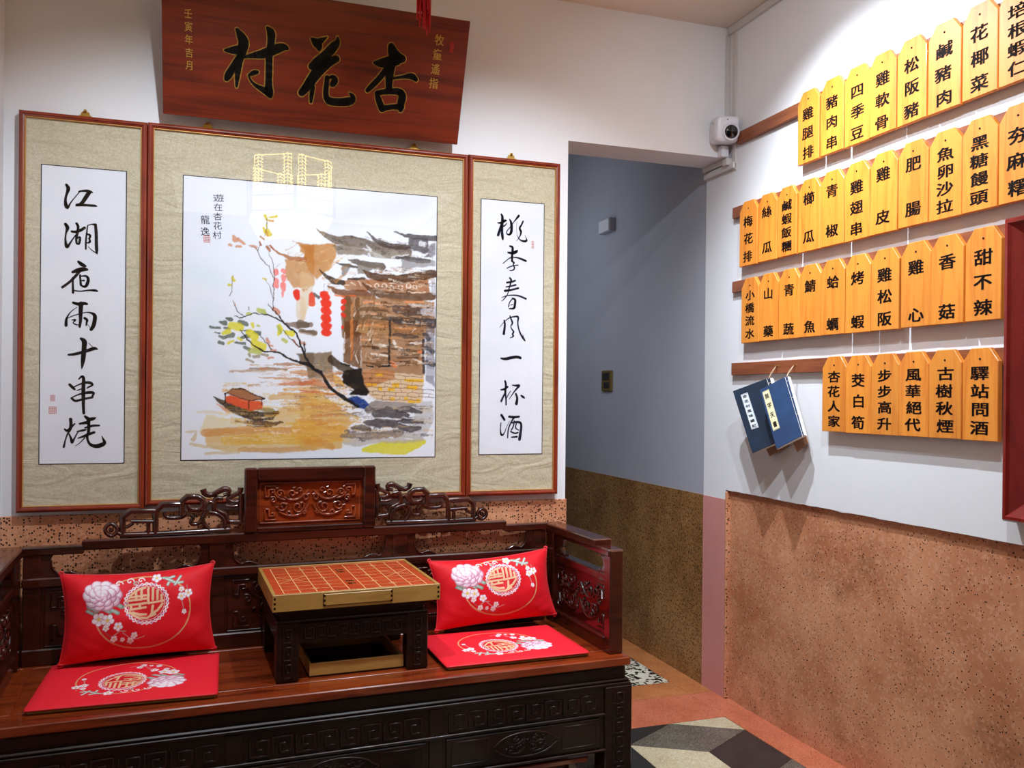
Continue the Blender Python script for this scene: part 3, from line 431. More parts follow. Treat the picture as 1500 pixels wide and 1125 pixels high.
PAINT=[["w",".80,.86,.88,.35",76,480,96,31,390,76,13.4,282,57],["w",".78,.83,.88,.35",12.1,438,57,172,265,49],["p",".86,.78,.58,.7",79,155,0,221,120,0,56,91,0],["p",".82,.66,.38,.8",70,86,0,108,106,0,250,110,0,318,176,0,436,197,0,437,28,0,319,24,0,141,26,0,80,46,0],["s",".80,.54,.28,.8",75,90,21,221,100,24,408,92,22],["s",".85,.64,.2,.8",141,63,24,270,70,30,437,66,30],["s",".80,.70,.5,.7",29,52,9.5,103,41,11.5,174,46,9.7],["s",".80,.70,.5,.7",80,22,9.6,184,23,9.7],["s",".80,.70,.5,.7",14.9,94,7.6,47,96,7.6,38,67,12.4],["s",".76,.55,.35,.7",188,33,12.7,319,29,16.9,437,35,15.2],["s",".85,.78,.6,.6",51,162,7.6,126,159,10.6],["s",".68,.56,.45,.85",151,300,4.8,220,304,7.8,336,309,7],["s",".52,.45,.42,.9",217,310,3.9,268,313,7.9,341,311,5],["s",".66,.48,.35,.85",299,327,6,346,330,11,390,327,6],["s",".72,.50,.35,.8",246,282,3,317,279,8,386,275,10.1],["s",".76,.5,.3,.8",356,302,10,396,298,17.1,435,297,17.3],["s",".78,.42,.24,.8",317,258,5,366,261,13,435,265,13.2],["s",".80,.6,.3,.7",334,241,8,435,245,15.2],["s",".80,.6,.3,.7",288,212,12.9,357,216,18,435,213,18.3],["s",".80,.32,.2,.8",394,231,5,435,230,7.1],["s",".42,.38,.33,.8",354,191,4,392,190,7.1,424,195,3],["s",".80,.65,.45,.45",388,553,25,389,512,30,387,477,15.1],["s",".45,.35,.3,.9",340,470,10,379,465,18.1,424,469,12.2],["s",".58,.47,.38,.8",387,444,10.1,433,440,17.3],["p",".36,.29,.25,.9",375,367,0,434,373,0,435,309,0,416,309,0,390,334,0],["s",".28,.31,.26,.85",142,482,10.7,156,477,12.6],["s",".28,.31,.26,.85",121,467,9.6,137,465,12.6],["s",".28,.31,.26,.85",185,469,14.6,202,465,16.6],["s",".28,.31,.26,.85",88,450,7.7,119,447,9.6],["s",".28,.31,.26,.85",135,449,9.7,149,446,11.6],["s",".28,.31,.26,.85",102,432,4.8,119,429,6.8],["s",".28,.31,.26,.85",142,418,9.7,161,425,12.6],["s",".28,.31,.26,.85",119,418,8.7,135,415,10.6],["s",".28,.31,.26,.85",119,398,11.6,131,397,11.6],["s",".28,.31,.26,.85",171,398,7.8,200,397,9.8],["s",".28,.31,.26,.85",190,417,9.8,211,421,12.7],["s",".28,.31,.26,.85",233,438,11.8,247,434,14.8],["s",".28,.31,.26,.85",200,385,9.8,214,378,11.8],["s",".28,.31,.26,.85",185,442,4.9,214,441,5.9],["s",".55,.47,.35,.8",214,360,9.8,219,353,9.8],["s",".55,.47,.35,.8",231,353,9.8,248,354,11.8],["s",".55,.47,.35,.8",205,343,6.8,229,333,7.9],["s",".55,.47,.35,.8",258,361,8.9,277,359,9.9],["s",".84,.78,.14,.9",156,456,19.4,182,452,24],["s",".84,.78,.14,.9",133,430,12.6,147,436,16.5],["s",".84,.78,.14,.9",218,433,24,233,421,25],["s",".84,.78,.14,.9",233,396,25,257,386,25],["s",".84,.78,.14,.9",178,413,9.7,190,410,9.8],["s",".84,.78,.14,.9",147,398,11.6,162,404,9.7],["s",".84,.78,.14,.9",225,466,9.8,228,456,9.8],["s",".84,.78,.14,.9",311,428,7,320,449,14.9,315,464,9],["s",".84,.78,.14,.9",340,439,15,357,435,17],["s",".66,.68,.25,.85",247,514,12.8,261,510,12.8],["s",".66,.68,.25,.85",211,501,10.8,220,500,10.8],["s",".66,.68,.25,.85",219,373,14.7,248,371,16.7],["s",".66,.68,.25,.85",325,414,10,338,406,12],["s",".66,.68,.25,.85",310,459,11.9,320,439,12],["s",".66,.68,.25,.85",266,505,7.9,268,502,7.9],["s",".66,.68,.25,.85",242,461,7.9,247,459,5.9],["s",".78,.45,.34,.85",298,519,12.9,310,507,13.9],["s",".78,.45,.34,.85",274,415,8.9,279,402,10.9],["s",".78,.45,.34,.85",279,392,6.9,294,392,5],["s",".78,.45,.34,.85",289,377,7.9,304,378,7],["s",".78,.45,.34,.85",280,349,7.9,294,349,6],["s",".78,.45,.34,.85",390,405,9.1,402,401,10.1],["s",".78,.45,.34,.85",360,412,8,382,390,5],["s",".78,.45,.34,.85",168,533,4.9,169,527,4.9],["s",".12,.09,.08,.95",168,491,1.5,185,483,2.9,228,502,2.9,276,499,4,315,482,5,345,460,6,375,436,6,385,405,6,396,375,6.1],["s",".12,.09,.08,.95",315,495,4,330,474,4],["s",".12,.09,.08,.95",185,442,1.9,209,410,3.4,238,385,4.4,262,372,4.4,311,370,5.5,346,350,6,390,333,6,435,314,7.1],["s",".12,.09,.08,.95",252,429,1.5,269,402,2.5,289,380,2],["s",".12,.09,.08,.95",329,447,1.5,350,418,2.5,386,389,3],["s",".12,.09,.08,.95",396,375,5,408,345,6.1,434,317,7.1],["s",".12,.09,.08,.95",400,400,3,403,362,4],["s",".12,.09,.08,.95",160,543,1.5,174,505,1.9,204,489,1.5],["s",".12,.09,.08,.95",276,536,1.5,295,514,2.5,317,492,3],["s",".12,.09,.08,.95",292,549,2,295,519,2],["s",".12,.09,.08,.95",213,523,1,215,510,1.5],["s",".83,.45,.25,.7",112,190,4.8,140,170,11.6,154,160,7.8],["s",".30,.19,.10,.9",173,130,4.9,231,125,12.8,289,120,14.9,330,126,5],["s",".30,.19,.10,.9",212,115,3.9,279,109,4],["s",".22,.15,.08,1",101,212,4.8,116,202,10.6,140,190,16.5,173,170,24,221,153,28,250,145,25,289,150,23,312,160,11.9],["s",".50,.40,.15,.8",240,173,9.8,279,170,14.8,303,163,7.9],["s",".75,.6,.4,.8",235,143,4.9,269,143,6.9,313,153,4],["p",".84,.32,.17,1",140,212,0,158,217,0,192,210,0,264,196,0,259,173,0,221,168,0,140,195,0],["s",".9,.85,.8,.9",185,203,3.9,206,200,5.9,240,200,4.9],["p",".62,.40,.27,1",139,225,0,163,241,0,191,242,0,269,208,0,216,199,0,173,217,0],["s",".12,.08,.08,1",138,226,2.9,138,192,2.9],["s",".12,.08,.08,1",216,200,2.4,216,173,2.9],["s",".12,.08,.08,1",260,206,2,261,186,2],["s",".12,.08,.08,1",142,225,1.9,163,241,1.9,191,242,3.9,230,225,2.9,269,208,4],["s",".12,.08,.08,1",139,225,1.9,173,217,2.4,216,200,2.4,266,207,2],["w",".80,.82,.86,.3",214,964,82,336,975,84],["w",".78,.86,.86,.35",40,630,64,110,609,56],["p",".72,.48,.25,.85",334,696,0,400,692,0,404,747,0,431,753,0,432,608,0,397,598,0,364,596,0,334,633,0],["p",".68,.42,.2,.9",348,763,0,372,754,0,431,753,0,431,685,0,396,692,0,400,726,0,379,746,0],["s",".62,.36,.18,.9",285,731,4.1,309,714,6.6,350,699,10.9,402,696,14.3],["s",".92,.44,.40,.9",302,650,14.1,302,642,12.4],["s",".92,.44,.40,.9",303,619,13.3,304,598,13.3],["s",".92,.44,.40,.9",327,654,15,328,652,14.1],["s",".92,.44,.40,.9",327,633,15,328,624,14.1],["s",".92,.44,.40,.9",326,609,14.1,326,590,13.3],["s",".92,.44,.40,.9",325,578,9.1,326,563,5.8],["s",".86,.2,.14,.95",372,580,18.4,374,563,16.8],["s",".86,.2,.14,.95",424,574,15.2,424,555,15.2],["s",".80,.70,.10,.9",264,841,8.2,271,825,7.4],["s",".80,.70,.10,.9",278,836,5.8,302,841,8.3],["s",".80,.70,.10,.9",260,797,8.2,265,784,9.1],["s",".80,.70,.10,.9",274,787,14.9,278,777,14.9],["s",".80,.70,.10,.9",272,812,4.9,270,802,4.9],["s",".80,.70,.10,.9",146,594,8.9,156,594,6.5],["s",".80,.70,.10,.9",159,622,8.1,165,612,10.5],["s",".80,.70,.10,.9",259,623,6.6,269,619,6.6],["s",".75,.50,.15,.9",278,823,6.6,290,825,7.4],["s",".75,.50,.15,.9",272,785,6.6,274,772,8.3],["s",".78,.50,.35,.85",158,764,6.5,168,749,13.8],["s",".78,.50,.35,.85",176,753,10.6,194,738,10.6],["s",".78,.50,.35,.85",149,735,8.9,154,733,8.9],["s",".78,.50,.35,.85",172,728,9.7,184,728,8.1],["s",".78,.50,.35,.85",218,736,6.5,236,728,8.2],["s",".62,.36,.24,.9",252,765,6.6,262,759,5.8],["s",".62,.36,.24,.9",245,750,6.6,250,739,7.4],["s",".62,.36,.24,.9",272,735,9.1,278,722,9.1],["s",".62,.36,.24,.9",282,737,5.8,291,727,6.6],["s",".2,.15,.12,.9",270,831,1.6,273,802,2.1,264,768,1.6],["s",".2,.15,.12,.9",204,734,0.8,232,728,1.6,242,718,2.5,252,692,2.5,279,666,2.9,294,627,2.5,295,549,2.5],["s",".2,.15,.12,.9",245,745,1.6,243,718,2.1],["s",".2,.15,.12,.9",277,714,1.2,289,690,2.1,296,660,2.1,296,618,2.1],["s",".2,.15,.12,.9",303,663,1.2,316,676,0.8],["s",".2,.15,.12,.9",265,619,1.2,282,597,1.7,292,555,2.1],["s",".2,.15,.12,.9",160,628,1.2,158,590,1.6,156,570,2,150,559,1.2],["p",".71,.45,.2,.9",384,746,0,436,753,0,505,760,0,510,720,0,490,674,0,442,630,0,411,660,0,402,713,0,384,726,0],["p",".83,.70,.52,.6",385,659,0,433,630,0,416,535,0,399,485,0,386,485,0],["w",".75,.75,.76,.5",698,892,116,815,925,95,515,856,90],["s",".38,.31,.25,.9",438,807,2.7,471,787,13.4,507,772,22,561,773,32,606,767,27,652,756,32,699,741,37,760,744,37],["p",".45,.38,.3,.85",496,755,0,579,760,0,625,736,0,616,729,0,516,720,0],["s",".62,.58,.52,.8",639,732,18.4,699,731,23,760,740,14],["s",".26,.2,.18,.95",618,810,2.7,643,785,11,671,769,16.6,717,762,16.7,769,764,14],["s",".28,.24,.24,.95",717,818,3.7,754,807,11.2,792,802,14.1,840,804,16.1,869,802,16.2],["p",".30,.27,.29,.95",769,798,0,840,803,0,845,750,0,826,744,0,769,759,0],["s",".88,.88,.9,.95",814,780,14.1,828,777,16.1],["s",".88,.88,.9,.95",845,768,9.5,866,765,11.4],["s",".88,.88,.9,.95",616,758,7.3,630,745,9.2],["s",".88,.88,.9,.95",708,723,6.5,769,736,4.7],["p",".45,.43,.46,.8",840,768,0,869,789,0,869,742,0,840,731,0],["s",".27,.24,.24,.95",722,724,6.5,769,720,14,812,717,16,845,718,12.3],["p",".50,.47,.47,.75",741,716,0,840,721,0,870,718,0,870,700,0,784,690,0,746,665,0],["s",".22,.18,.16,.95",510,690,2.7,532,687,8.1,557,684,11.8,582,680,9.1],["p",".42,.37,.34,.8",529,685,0,557,686,0,555,668,0,537,642,0,531,642,0],["s",".33,.28,.24,.95",553,704,4.5,575,701,13.6,616,694,18.3,672,688,20],["p",".44,.39,.34,.85",582,697,0,678,693,0,674,666,0,653,683,0,617,662,0,585,654,0],["s",".85,.80,.78,.9",558,659,11.8,576,656,9.1],["p",".58,.34,.18,.95",531,628,0,617,644,0,635,618,0,617,594,0,540,599,0],["p",".62,.38,.22,.95",612,639,0,841,651,0,851,600,0,700,593,0,635,608,0],["s",".90,.82,.74,.9",540,615,4.5,553,614,4.5],["s",".90,.82,.74,.9",562,623,5.4,576,617,3.6],["s",".90,.82,.74,.9",585,633,3.6,599,616,4.6],["s",".90,.82,.74,.9",617,619,8.2,631,615,8.2],["s",".90,.82,.74,.9",700,628,4.6,794,639,3.8],["s",".90,.82,.74,.9",770,599,3.7,832,604,4.7],["o",".92,.86,.8,.95",654,618,20],["o",".92,.86,.8,.95",681,618,20],["o",".92,.86,.8,.95",709,614,18.6],["o",".92,.86,.8,.95",740,616,20],["o",".92,.86,.8,.95",770,622,22],["o",".92,.86,.8,.95",794,621,18.8],["o",".92,.86,.8,.95",813,626,14.1],["s",".30,.18,.10,.97",604,670,3.6,626,656,16.5,663,647,23,728,645,26,794,657,26,865,672,24],["s",".22,.15,.11,.97",450,666,2.7,468,645,10.7,500,627,18,531,622,15.3],["s",".22,.15,.11,.97",553,636,9.1,608,643,10],["s",".34,.20,.10,.97",602,627,3.6,626,606,13.7,663,589,20,728,581,26,794,581,26,861,589,21],["s",".40,.21,.09,.97",481,609,3.6,509,591,15.3,545,584,19.9,599,588,23,636,576,23],["s",".86,.40,.2,.9",504,577,5.4,536,574,9,576,577,7.3],["p",".60,.41,.25,.95",538,568,0,594,579,0,868,568,0,870,446,0,537,436,0],["s",".40,.25,.12,.9",549,564,23,545,504,27,544,436,23],["s",".40,.25,.12,.9",586,565,13.6,584,438,11.8],["s",".74,.45,.22,.8",568,555,6.4,568,437,9.1],["s",".87,.56,.36,.9",757,562,9.3,823,567,9.4],["s",".87,.56,.36,.9",589,461,13.7,674,461,15.7],["s",".87,.56,.36,.9",608,557,9.1,673,555,9.2],["s",".87,.56,.36,.9",636,515,6.4,664,518,6.4],["s",".28,.21,.19,.9",726,537,23,771,529,30,816,531,24],["s",".20,.18,.19,.95",687,501,9.2,738,496,23,814,491,26,871,496,19],["s",".42,.30,.19,.9",582,497,23,636,496,28,682,500,18.5],["s",".42,.30,.19,.9",586,529,11.8,636,533,15.6,692,529,9.2],["s",".72,.71,.74,.85",828,532,24,866,535,28],["s",".72,.71,.74,.85",776,555,7.5,842,553,7.6],["s",".72,.71,.74,.85",860,648,14.2,868,606,19],["s",".25,.2,.17,.9",589,444,4.6,637,444,6.4,702,444,9.3],["s",".25,.2,.17,.9",701,478,5.6,702,444,6.5],["s",".88,.20,.12,.97",469,576,25,476,569,22],["s",".88,.20,.12,.97",469,549,25,478,544,25],["s",".88,.20,.12,.97",472,522,25,480,518,25],["s",".88,.20,.12,.97",470,495,25,479,493,25],["s",".88,.20,.12,.97",471,470,25,480,466,24],["s",".88,.20,.12,.97",472,445,22,480,443,22],["s",".85,.2,.12,.97",535,556,18.1,537,555,16.3],["s",".85,.2,.12,.97",533,533,16.2,534,532,16.2],["s",".85,.2,.12,.97",536,509,15.3,537,508,15.4],["s",".85,.2,.12,.97",532,464,10.8,533,462,9.9],["s",".86,.36,.25,.97",425,571,17.7,426,544,19.5],["s",".3,.25,.2,.9",468,614,1.3,469,582,1.3],["s",".3,.25,.2,.9",425,591,1.3,425,580,1.3],["s",".3,.25,.2,.9",434,578,10.7,449,568,11.6],["s",".40,.33,.26,.9",386,471,22,412,468,13.3],["s",".40,.33,.26,.9",386,449,8.8,439,442,13.3],["p",".80,.62,.32,.9",388,232,0,454,232,0,535,170,0,603,142,0,536,97,0,536,34,0,434,30,0,390,35,0],["s",".84,.60,.2,.8",390,98,53,455,93,62,531,88,45],["s",".80,.52,.2,.7",412,57,17.7,478,50,22,500,39,18],["s",".76,.36,.2,.8",388,263,10.6,441,268,22,472,255,13.4],["s",".76,.36,.2,.8",388,238,4.4,454,232,11.6,534,220,6.3],["s",".84,.62,.2,.85",494,287,22,516,274,22,539,260,9],["s",".55,.42,.3,.8",423,248,8.9,476,246,10.7,498,251,4.5],["s",".55,.42,.3,.8",477,192,6.3,535,188,6.3],["s",".55,.42,.3,.8",428,164,2.7,477,163,5.4,553,170,4.5],["s",".55,.42,.3,.8",481,155,3.6,548,154,7.2,603,163,3.6],["s",".82,.78,.12,.9",613,28,13.7,682,34,37,762,34,42,828,54,18.9],["p",".68,.64,.6,.75",536,79,0,658,97,0,799,87,0,837,63,0,799,50,0,677,51,0,659,51,0,577,38,0,536,52,0],["p",".70,.69,.69,.75",798,194,0,860,208,0,872,143,0,851,96,0,828,63,0,785,64,0,798,143,0],["p",".45,.36,.26,.9",387,364,0,453,372,0,495,377,0,504,278,0,414,281,0,409,330,0,388,334,0],["s",".62,.52,.38,.7",449,349,7.1,458,304,7.1],["s",".62,.52,.38,.7",475,354,5.4,489,291,7.2],["s",".24,.17,.10,.95",493,350,22,520,328,22,565,306,27],["p",".38,.22,.1,.95",539,487,0,595,489,0,599,316,0,538,342,0],["s",".80,.46,.22,.9",564,488,10.9,567,406,11.8,565,347,7.3],["p",".58,.39,.23,.95",595,489,0,828,498,0,830,297,0,602,314,0],["s",".66,.50,.32,.9",596,462,23,646,454,28,697,456,23],["s",".86,.56,.34,.9",589,470,7.3,637,477,9.2,697,472,9.3],["s",".86,.56,.34,.9",600,421,6.4,665,425,6.4],["s",".86,.56,.34,.9",720,468,7.4,795,468,7.5],["s",".27,.22,.2,.95",716,444,9.3,758,440,15.9,805,438,9.4],["s",".27,.22,.2,.95",720,494,13.9,795,489,18.8,867,490,14.3],["s",".25,.2,.16,.95",710,394,5.6,749,389,9.3,801,388,6.6],["s",".25,.2,.16,.95",730,362,5.6,806,362,9.4],["s",".38,.25,.15,.9",601,398,7.3,637,397,11,693,400,7.4],["s",".38,.25,.15,.9",610,339,7.3,675,333,11.1,721,330,7.4],["s",".93,.9,.87,.95",777,413,6.6,824,420,11.3],["s",".93,.9,.87,.95",718,420,10.2,723,401,6.5,749,396,3.7],["s",".93,.9,.87,.95",638,374,6.4,656,371,5.5],["s",".93,.9,.87,.95",668,369,6.4,698,366,7.4],["s",".93,.9,.87,.95",633,355,4.6,661,355,3.7],["s",".93,.9,.87,.95",786,454,3.8,795,468,3.8],["s",".93,.9,.87,.95",683,405,9.2,693,398,9.2],["s",".93,.9,.87,.95",578,366,4.5,588,338,3.6],["s",".93,.9,.87,.95",541,446,2.7,540,374,2.7],["s",".93,.9,.87,.95",787,357,3.8,820,348,4.7],["s",".92,.48,.26,.9",710,341,13.9,721,332,13.9],["s",".92,.48,.26,.9",810,385,9.4,825,383,9.4],["s",".16,.12,.1,.95",701,493,8.3,704,438,9.3,700,382,9.3,700,332,8.3],["s",".18,.16,.18,.95",826,428,11.3,828,367,10.4,828,306,9.4],["p",".45,.44,.48,.8",835,498,0,869,499,0,871,255,0,838,278,0],["s",".18,.17,.19,.85",843,484,12.3,867,480,12.4],["s",".18,.17,.19,.85",839,400,14.2,863,386,16.1],["s",".18,.17,.19,.85",839,344,14.2,866,337,14.2],["s",".18,.17,.19,.85",831,446,14.2,848,433,14.2],["s",".75,.75,.8,.8",844,311,18.9,864,307,19],["s",".75,.75,.8,.8",844,362,6.6,866,361,6.6],["s",".75,.75,.8,.8",848,452,7.6,862,452,7.6],["p",".82,.68,.52,.95",602,314,0,830,299,0,826,199,0,788,194,0,741,198,0,657,207,0,611,234,0,606,275,0],["p",".70,.42,.22,.8",602,314,0,721,314,0,722,286,0,611,243,0],["p",".90,.66,.08,.95",652,303,0,680,301,0,680,291,0,652,293,0],["p",".90,.66,.08,.95",713,270,0,739,267,0,738,251,0,713,253,0],["p",".90,.66,.08,.95",768,262,0,805,258,0,804,244,0,767,246,0],["p",".90,.66,.08,.95",759,284,0,831,284,0,830,272,0,759,273,0],["p",".90,.66,.08,.95",663,255,0,676,254,0,676,241,0,663,243,0],["p",".90,.66,.08,.95",699,251,0,723,250,0,722,240,0,698,240,0],["p",".90,.66,.08,.95",759,217,0,774,216,0,774,207,0,759,208,0],["p",".90,.66,.08,.95",774,207,0,798,205,0,797,195,0,774,196,0],["p",".90,.66,.08,.95",800,212,0,818,212,0,817,196,0,800,198,0],["p",".90,.66,.08,.95",620,266,0,657,266,0,656,256,0,620,258,0],["p",".90,.66,.08,.95",704,216,0,722,216,0,721,207,0,704,208,0],["s",".35,.22,.14,.85",606,303,1.8,703,299,1.9,825,292,1.9],["s",".35,.22,.14,.85",611,286,1.8,703,283,1.9,826,274,1.9],["s",".35,.22,.14,.85",613,270,1.8,703,267,1.9,828,258,1.9],["s",".35,.22,.14,.85",616,253,1.8,713,251,1.9,869,244,1.9],["s",".35,.22,.14,.85",620,238,1.8,713,236,1.9,869,230,1.9],["s",".35,.22,.14,.85",639,225,1.8,713,222,1.9,869,217,1.9],["s",".35,.22,.14,.85",657,210,1.8,732,208,1.9,817,206,1.9],["s",".35,.22,.14,.8",638,302,1.4,638,286,1.4],["s",".35,.22,.14,.8",680,300,1.4,680,284,1.4],["s",".35,.22,.14,.8",722,297,1.4,722,282,1.4],["s",".35,.22,.14,.8",764,295,1.4,764,280,1.4],["s",".35,.22,.14,.8",661,284,1.4,662,268,1.4],["s",".35,.22,.14,.8",703,282,1.4,703,266,1.4],["s",".35,.22,.14,.8",745,280,1.4,745,264,1.4],["s",".35,.22,.14,.8",788,278,1.4,788,262,1.4],["s",".35,.22,.14,.8",638,268,1.4,639,252,1.4],["s",".35,.22,.14,.8",685,267,1.4,685,251,1.4],["s",".35,.22,.14,.8",726,265,1.4,727,250,1.4],["s",".35,.22,.14,.8",769,262,1.4,769,247,1.4],["s",".35,.22,.14,.8",809,260,1.4,809,245,1.4],["s",".35,.22,.14,.8",662,252,1.4,662,238,1.4],["s",".35,.22,.14,.8",703,250,1.4,704,236,1.4],["s",".35,.22,.14,.8",745,249,1.4,746,234,1.4],["s",".35,.22,.14,.8",788,246,1.4,788,232,1.4],["s",".35,.22,.14,.8",828,243,1.4,828,229,1.4],["s",".35,.22,.14,.8",643,237,1.4,643,225,1.4],["s",".35,.22,.14,.8",685,236,1.4,685,224,1.4],["s",".35,.22,.14,.8",727,235,1.4,727,221,1.4],["s",".35,.22,.14,.8",769,233,1.4,769,219,1.4],["s",".35,.22,.14,.8",812,230,1.4,812,217,1.4],["s",".35,.22,.14,.8",850,229,1.4,850,218,1.4],["s",".35,.22,.14,.8",704,222,1.4,704,209,1.4],["s",".35,.22,.14,.8",741,220,1.4,741,207,1.4],["s",".35,.22,.14,.8",783,218,1.4,784,206,1.4],["s",".35,.22,.14,.8",678,223,1.4,678,205,1.4],["p",".07,.05,.03,.97",536,306,0,565,315,0,604,320,0,601,302,0,608,289,0,611,261,0,632,234,0,621,220,0,593,225,0,559,226,0,579,243,0,534,269,0],["s",".12,.09,.07,.95",529,335,2.7,547,331,8.1,560,329,3.6],["s",".12,.09,.07,.95",661,328,2.8,684,328,6.5,705,329,2.8],["s",".12,.09,.07,.95",620,328,2.7,642,325,5.5],["s",".22,.19,.19,.9",653,156,23,695,163,32,742,156,28,770,152,14],["s",".22,.19,.19,.9",737,170,18.6,774,175,18.7,820,161,11.3],["s",".22,.19,.19,.9",737,129,11.2,779,131,15.9,827,126,7.6],["s",".22,.19,.19,.9",612,124,9.1,658,124,26,723,120,23],["s",".22,.19,.19,.9",744,110,18.7,780,101,21,818,106,11.3],["s",".28,.23,.16,.9",569,106,9.1,599,107,20,633,100,13.7],["s",".45,.38,.33,.75",536,79,13.5,636,78,18.3,742,87,23],["s",".45,.38,.33,.75",630,175,28,658,188,28,798,189,9.4],["s",".9,.9,.92,.9",751,143,4.7,808,136,4.7],["s",".9,.9,.92,.9",705,71,7.4,719,70,6.5],["s",".9,.9,.92,.9",766,66,4.7,790,64,4.7],["s",".9,.9,.92,.9",569,138,13.6,585,133,4.5],["s",".9,.9,.92,.9",598,138,3.6,633,140,3.7],["p",".08,.2,.48,.95",552,212,0,589,220,0,630,191,0,612,175,0,584,179,0],["s",".8,.84,.92,.9",602,193,3.6,625,190,3.7],["s",".09,.07,.08,1",388,338,7.1,409,332,8,431,316,8.9,460,299,9.8,472,277,8.9,487,254,10.7,512,231,10.8,541,213,12.6,589,183,10.9],["s",".09,.07,.08,1",387,397,3.5,400,364,4.4,418,339,5.3,432,316,7.1],["s",".09,.07,.08,1",400,406,3.5,402,375,3.5],["s",".09,.07,.08,1",460,306,4.5,463,295,4.5]]
BK1 = [(-0.1, -0.1998, 1.2782), (-0.045, -0.3588, 1.3298), (-0.045, -0.4656, 1.106), (-0.1, -0.3339, 1.0433)]
BK2 = [(-0.115, -0.3995, 1.2826), (-0.06, -0.4852, 1.3333), (-0.06, -0.5822, 1.1244), (-0.115, -0.5043, 1.0704)]
# ------------------------------------------------------------------ the room
XL, YF, ZC, TK, JX, LZ = -2.665, -5.2, 2.79, 0.172, -0.724, 2.25
def mb(): return MB()
struct('ceiling', mb().box(XL - .1, .1, YF - .1, 3.0, ZC, ZC + .08), CEIL)
wb = struct('wall_back', mb().box(XL - .1, JX, 0, TK, 0, ZC).box(JX, 0, 0, TK, LZ, ZC), WHITE)
struct('wainscot', mb().box(XL, JX + .0005, -.005, 0, 0, .852, .002).box(JX, JX + .004, -.005, TK, 0, .852), TERR, wb)
wr = struct('wall_right', mb().box(.018, .1, YF - .1, 0, 0, .868).box(0, .1, YF - .1, 0, .868, ZC).box(0, .1, 0, TK, 0, ZC), WHITE)
# top edge of this wainscot is a little ragged
rw = MB(); n = 90; ys = [-.001 + (YF) * (i / n) ** 1.6 for i in range(n + 1)]; zz = [.868 + rng.normal() * .0012 for _ in ys]
for i in range(n): rw.hexa([(0.0, ys[i], zz[i]), (0.0, ys[i + 1], zz[i + 1]), (.004, ys[i + 1], .872), (.004, ys[i], .872)], [(.017, ys[i], zz[i]), (.017, ys[i + 1], zz[i + 1]), (.017, ys[i + 1], .872), (.017, ys[i], .872)])
struct('plaster_edge', rw, WHITE, wr); struct('wainscot', mb().box(.014, .019, YF, -.001, 0, .867).box(-.003, .019, -.012, 0, 0, .862, .003), TERR, wr)
struct('painted_dado', mb().box(-.002, 0, 0, TK, 0, .828), PINK, wr)
wc = struct('wall_corridor', mb().box(.006, .1, TK, 2.9, 0, ZC), GREY)
struct('wainscot', mb().box(.001, .006, TK, 2.9, 0, .828), TERRC, wc)
struct('wall_corridor_left', mb().box(JX - .1, JX - .02, TK, 2.9, 0, ZC), GREY)
struct('wall_corridor_end', mb().box(JX - .1, .1, 2.9, 3.0, 0, ZC), GREY)
struct('wall_left', mb().box(XL - .1, XL, YF - .1, 0, 0, ZC), WHITE)
struct('wall_front', mb().box(XL - .1, .1, YF - .1, YF, 0, ZC), DARK)
fl = struct('floor', mb().box(XL - .1, .1, YF - .1, 3.0, -.06, -.002), JOINT)
def slab(name, x0, x1, y0, y1, m): return struct(name, mb().box(x0, x1, y0, y1, -.002, 0.0), m, fl)
slab('border_band', -.115, .014, YF, -.012, TRED); slab('border_band', -.115, -.001, -.0119, .083, TRED); slab('border_band', XL, -.116, -.19, .083, TRED)
slab('border_band', -.115, .005, .0845, 2.9, TORG); slab('border_band', JX, -.116, .0845, .245, TORG)
slab('border_band', JX, -.62, .246, 2.9, TORG); slab('pebble_panel', -.619, -.116, .246, 2.9, TPEB)
# tumbling-block terrazzo tiles
def clip(poly, ax, val, keep_less):
    out = []
    for i in range(len(poly)):
        p, q = poly[i - 1], poly[i]; pi = (p[ax] <= val) == keep_less; qi = (q[ax] <= val) == keep_less
        if pi != qi: t = (val - p[ax]) / (q[ax] - p[ax]); out.append((p[0] + (q[0] - p[0]) * t, p[1] + (q[1] - p[1]) * t))
        if qi: out.append(q)
    return out
S_ = .28; va = np.array([.866 * S_, -.5 * S_]); vb = np.array([-.866 * S_, -.5 * S_]); vc_ = np.array([0, -S_]); C0 = np.array([-.36, -.19])
for i in range(-9, 10):
    for j in range(-9, 10):
        o = C0 + i * (va - vc_ * 0) + j * vb + 0 * vc_
        o = C0 + i * (va - vb) + j * (va + vc_)
        for pl, m in (([o, o + va, o + va + vb, o + vb], TGRY), ([o + vb, o + va + vb, o + va + vb + vc_, o + vb + vc_], TWHT), ([o + va, o + va + vc_, o + va + vb + vc_, o + va + vb], TBLK)):
            if m is TWHT: pl = [o + vb, o + vb + va, o + vb + va + vc_, o + vb + vc_]
            pl = [tuple(p) for p in pl]; cx = sum(p[0] for p in pl) / 4; cy = sum(p[1] for p in pl) / 4
            pl = [(cx + (x - cx) * .994, cy + (y - cy) * .994) for x, y in pl]
            for ax, v, k in ((0, -.117, True), (0, -2.3, False), (1, -.192, True), (1, -2.6, False)): pl = clip(pl, ax, v, k) if pl else pl
            if len(pl) > 2 and abs(sum(pl[t - 1][0] * pl[t][1] - pl[t][0] * pl[t - 1][1] for t in range(len(pl)))) > .002:
                struct('floor_tile', mb().prism(pl, lambda a, b: (a, b, -.002), lambda a, b: (a, b, 0.0)), m, fl)
slab('border_band', XL, -.115, YF, -2.6, TRED)
slab('border_band', XL, -2.301, -2.6, -.192, TRED)

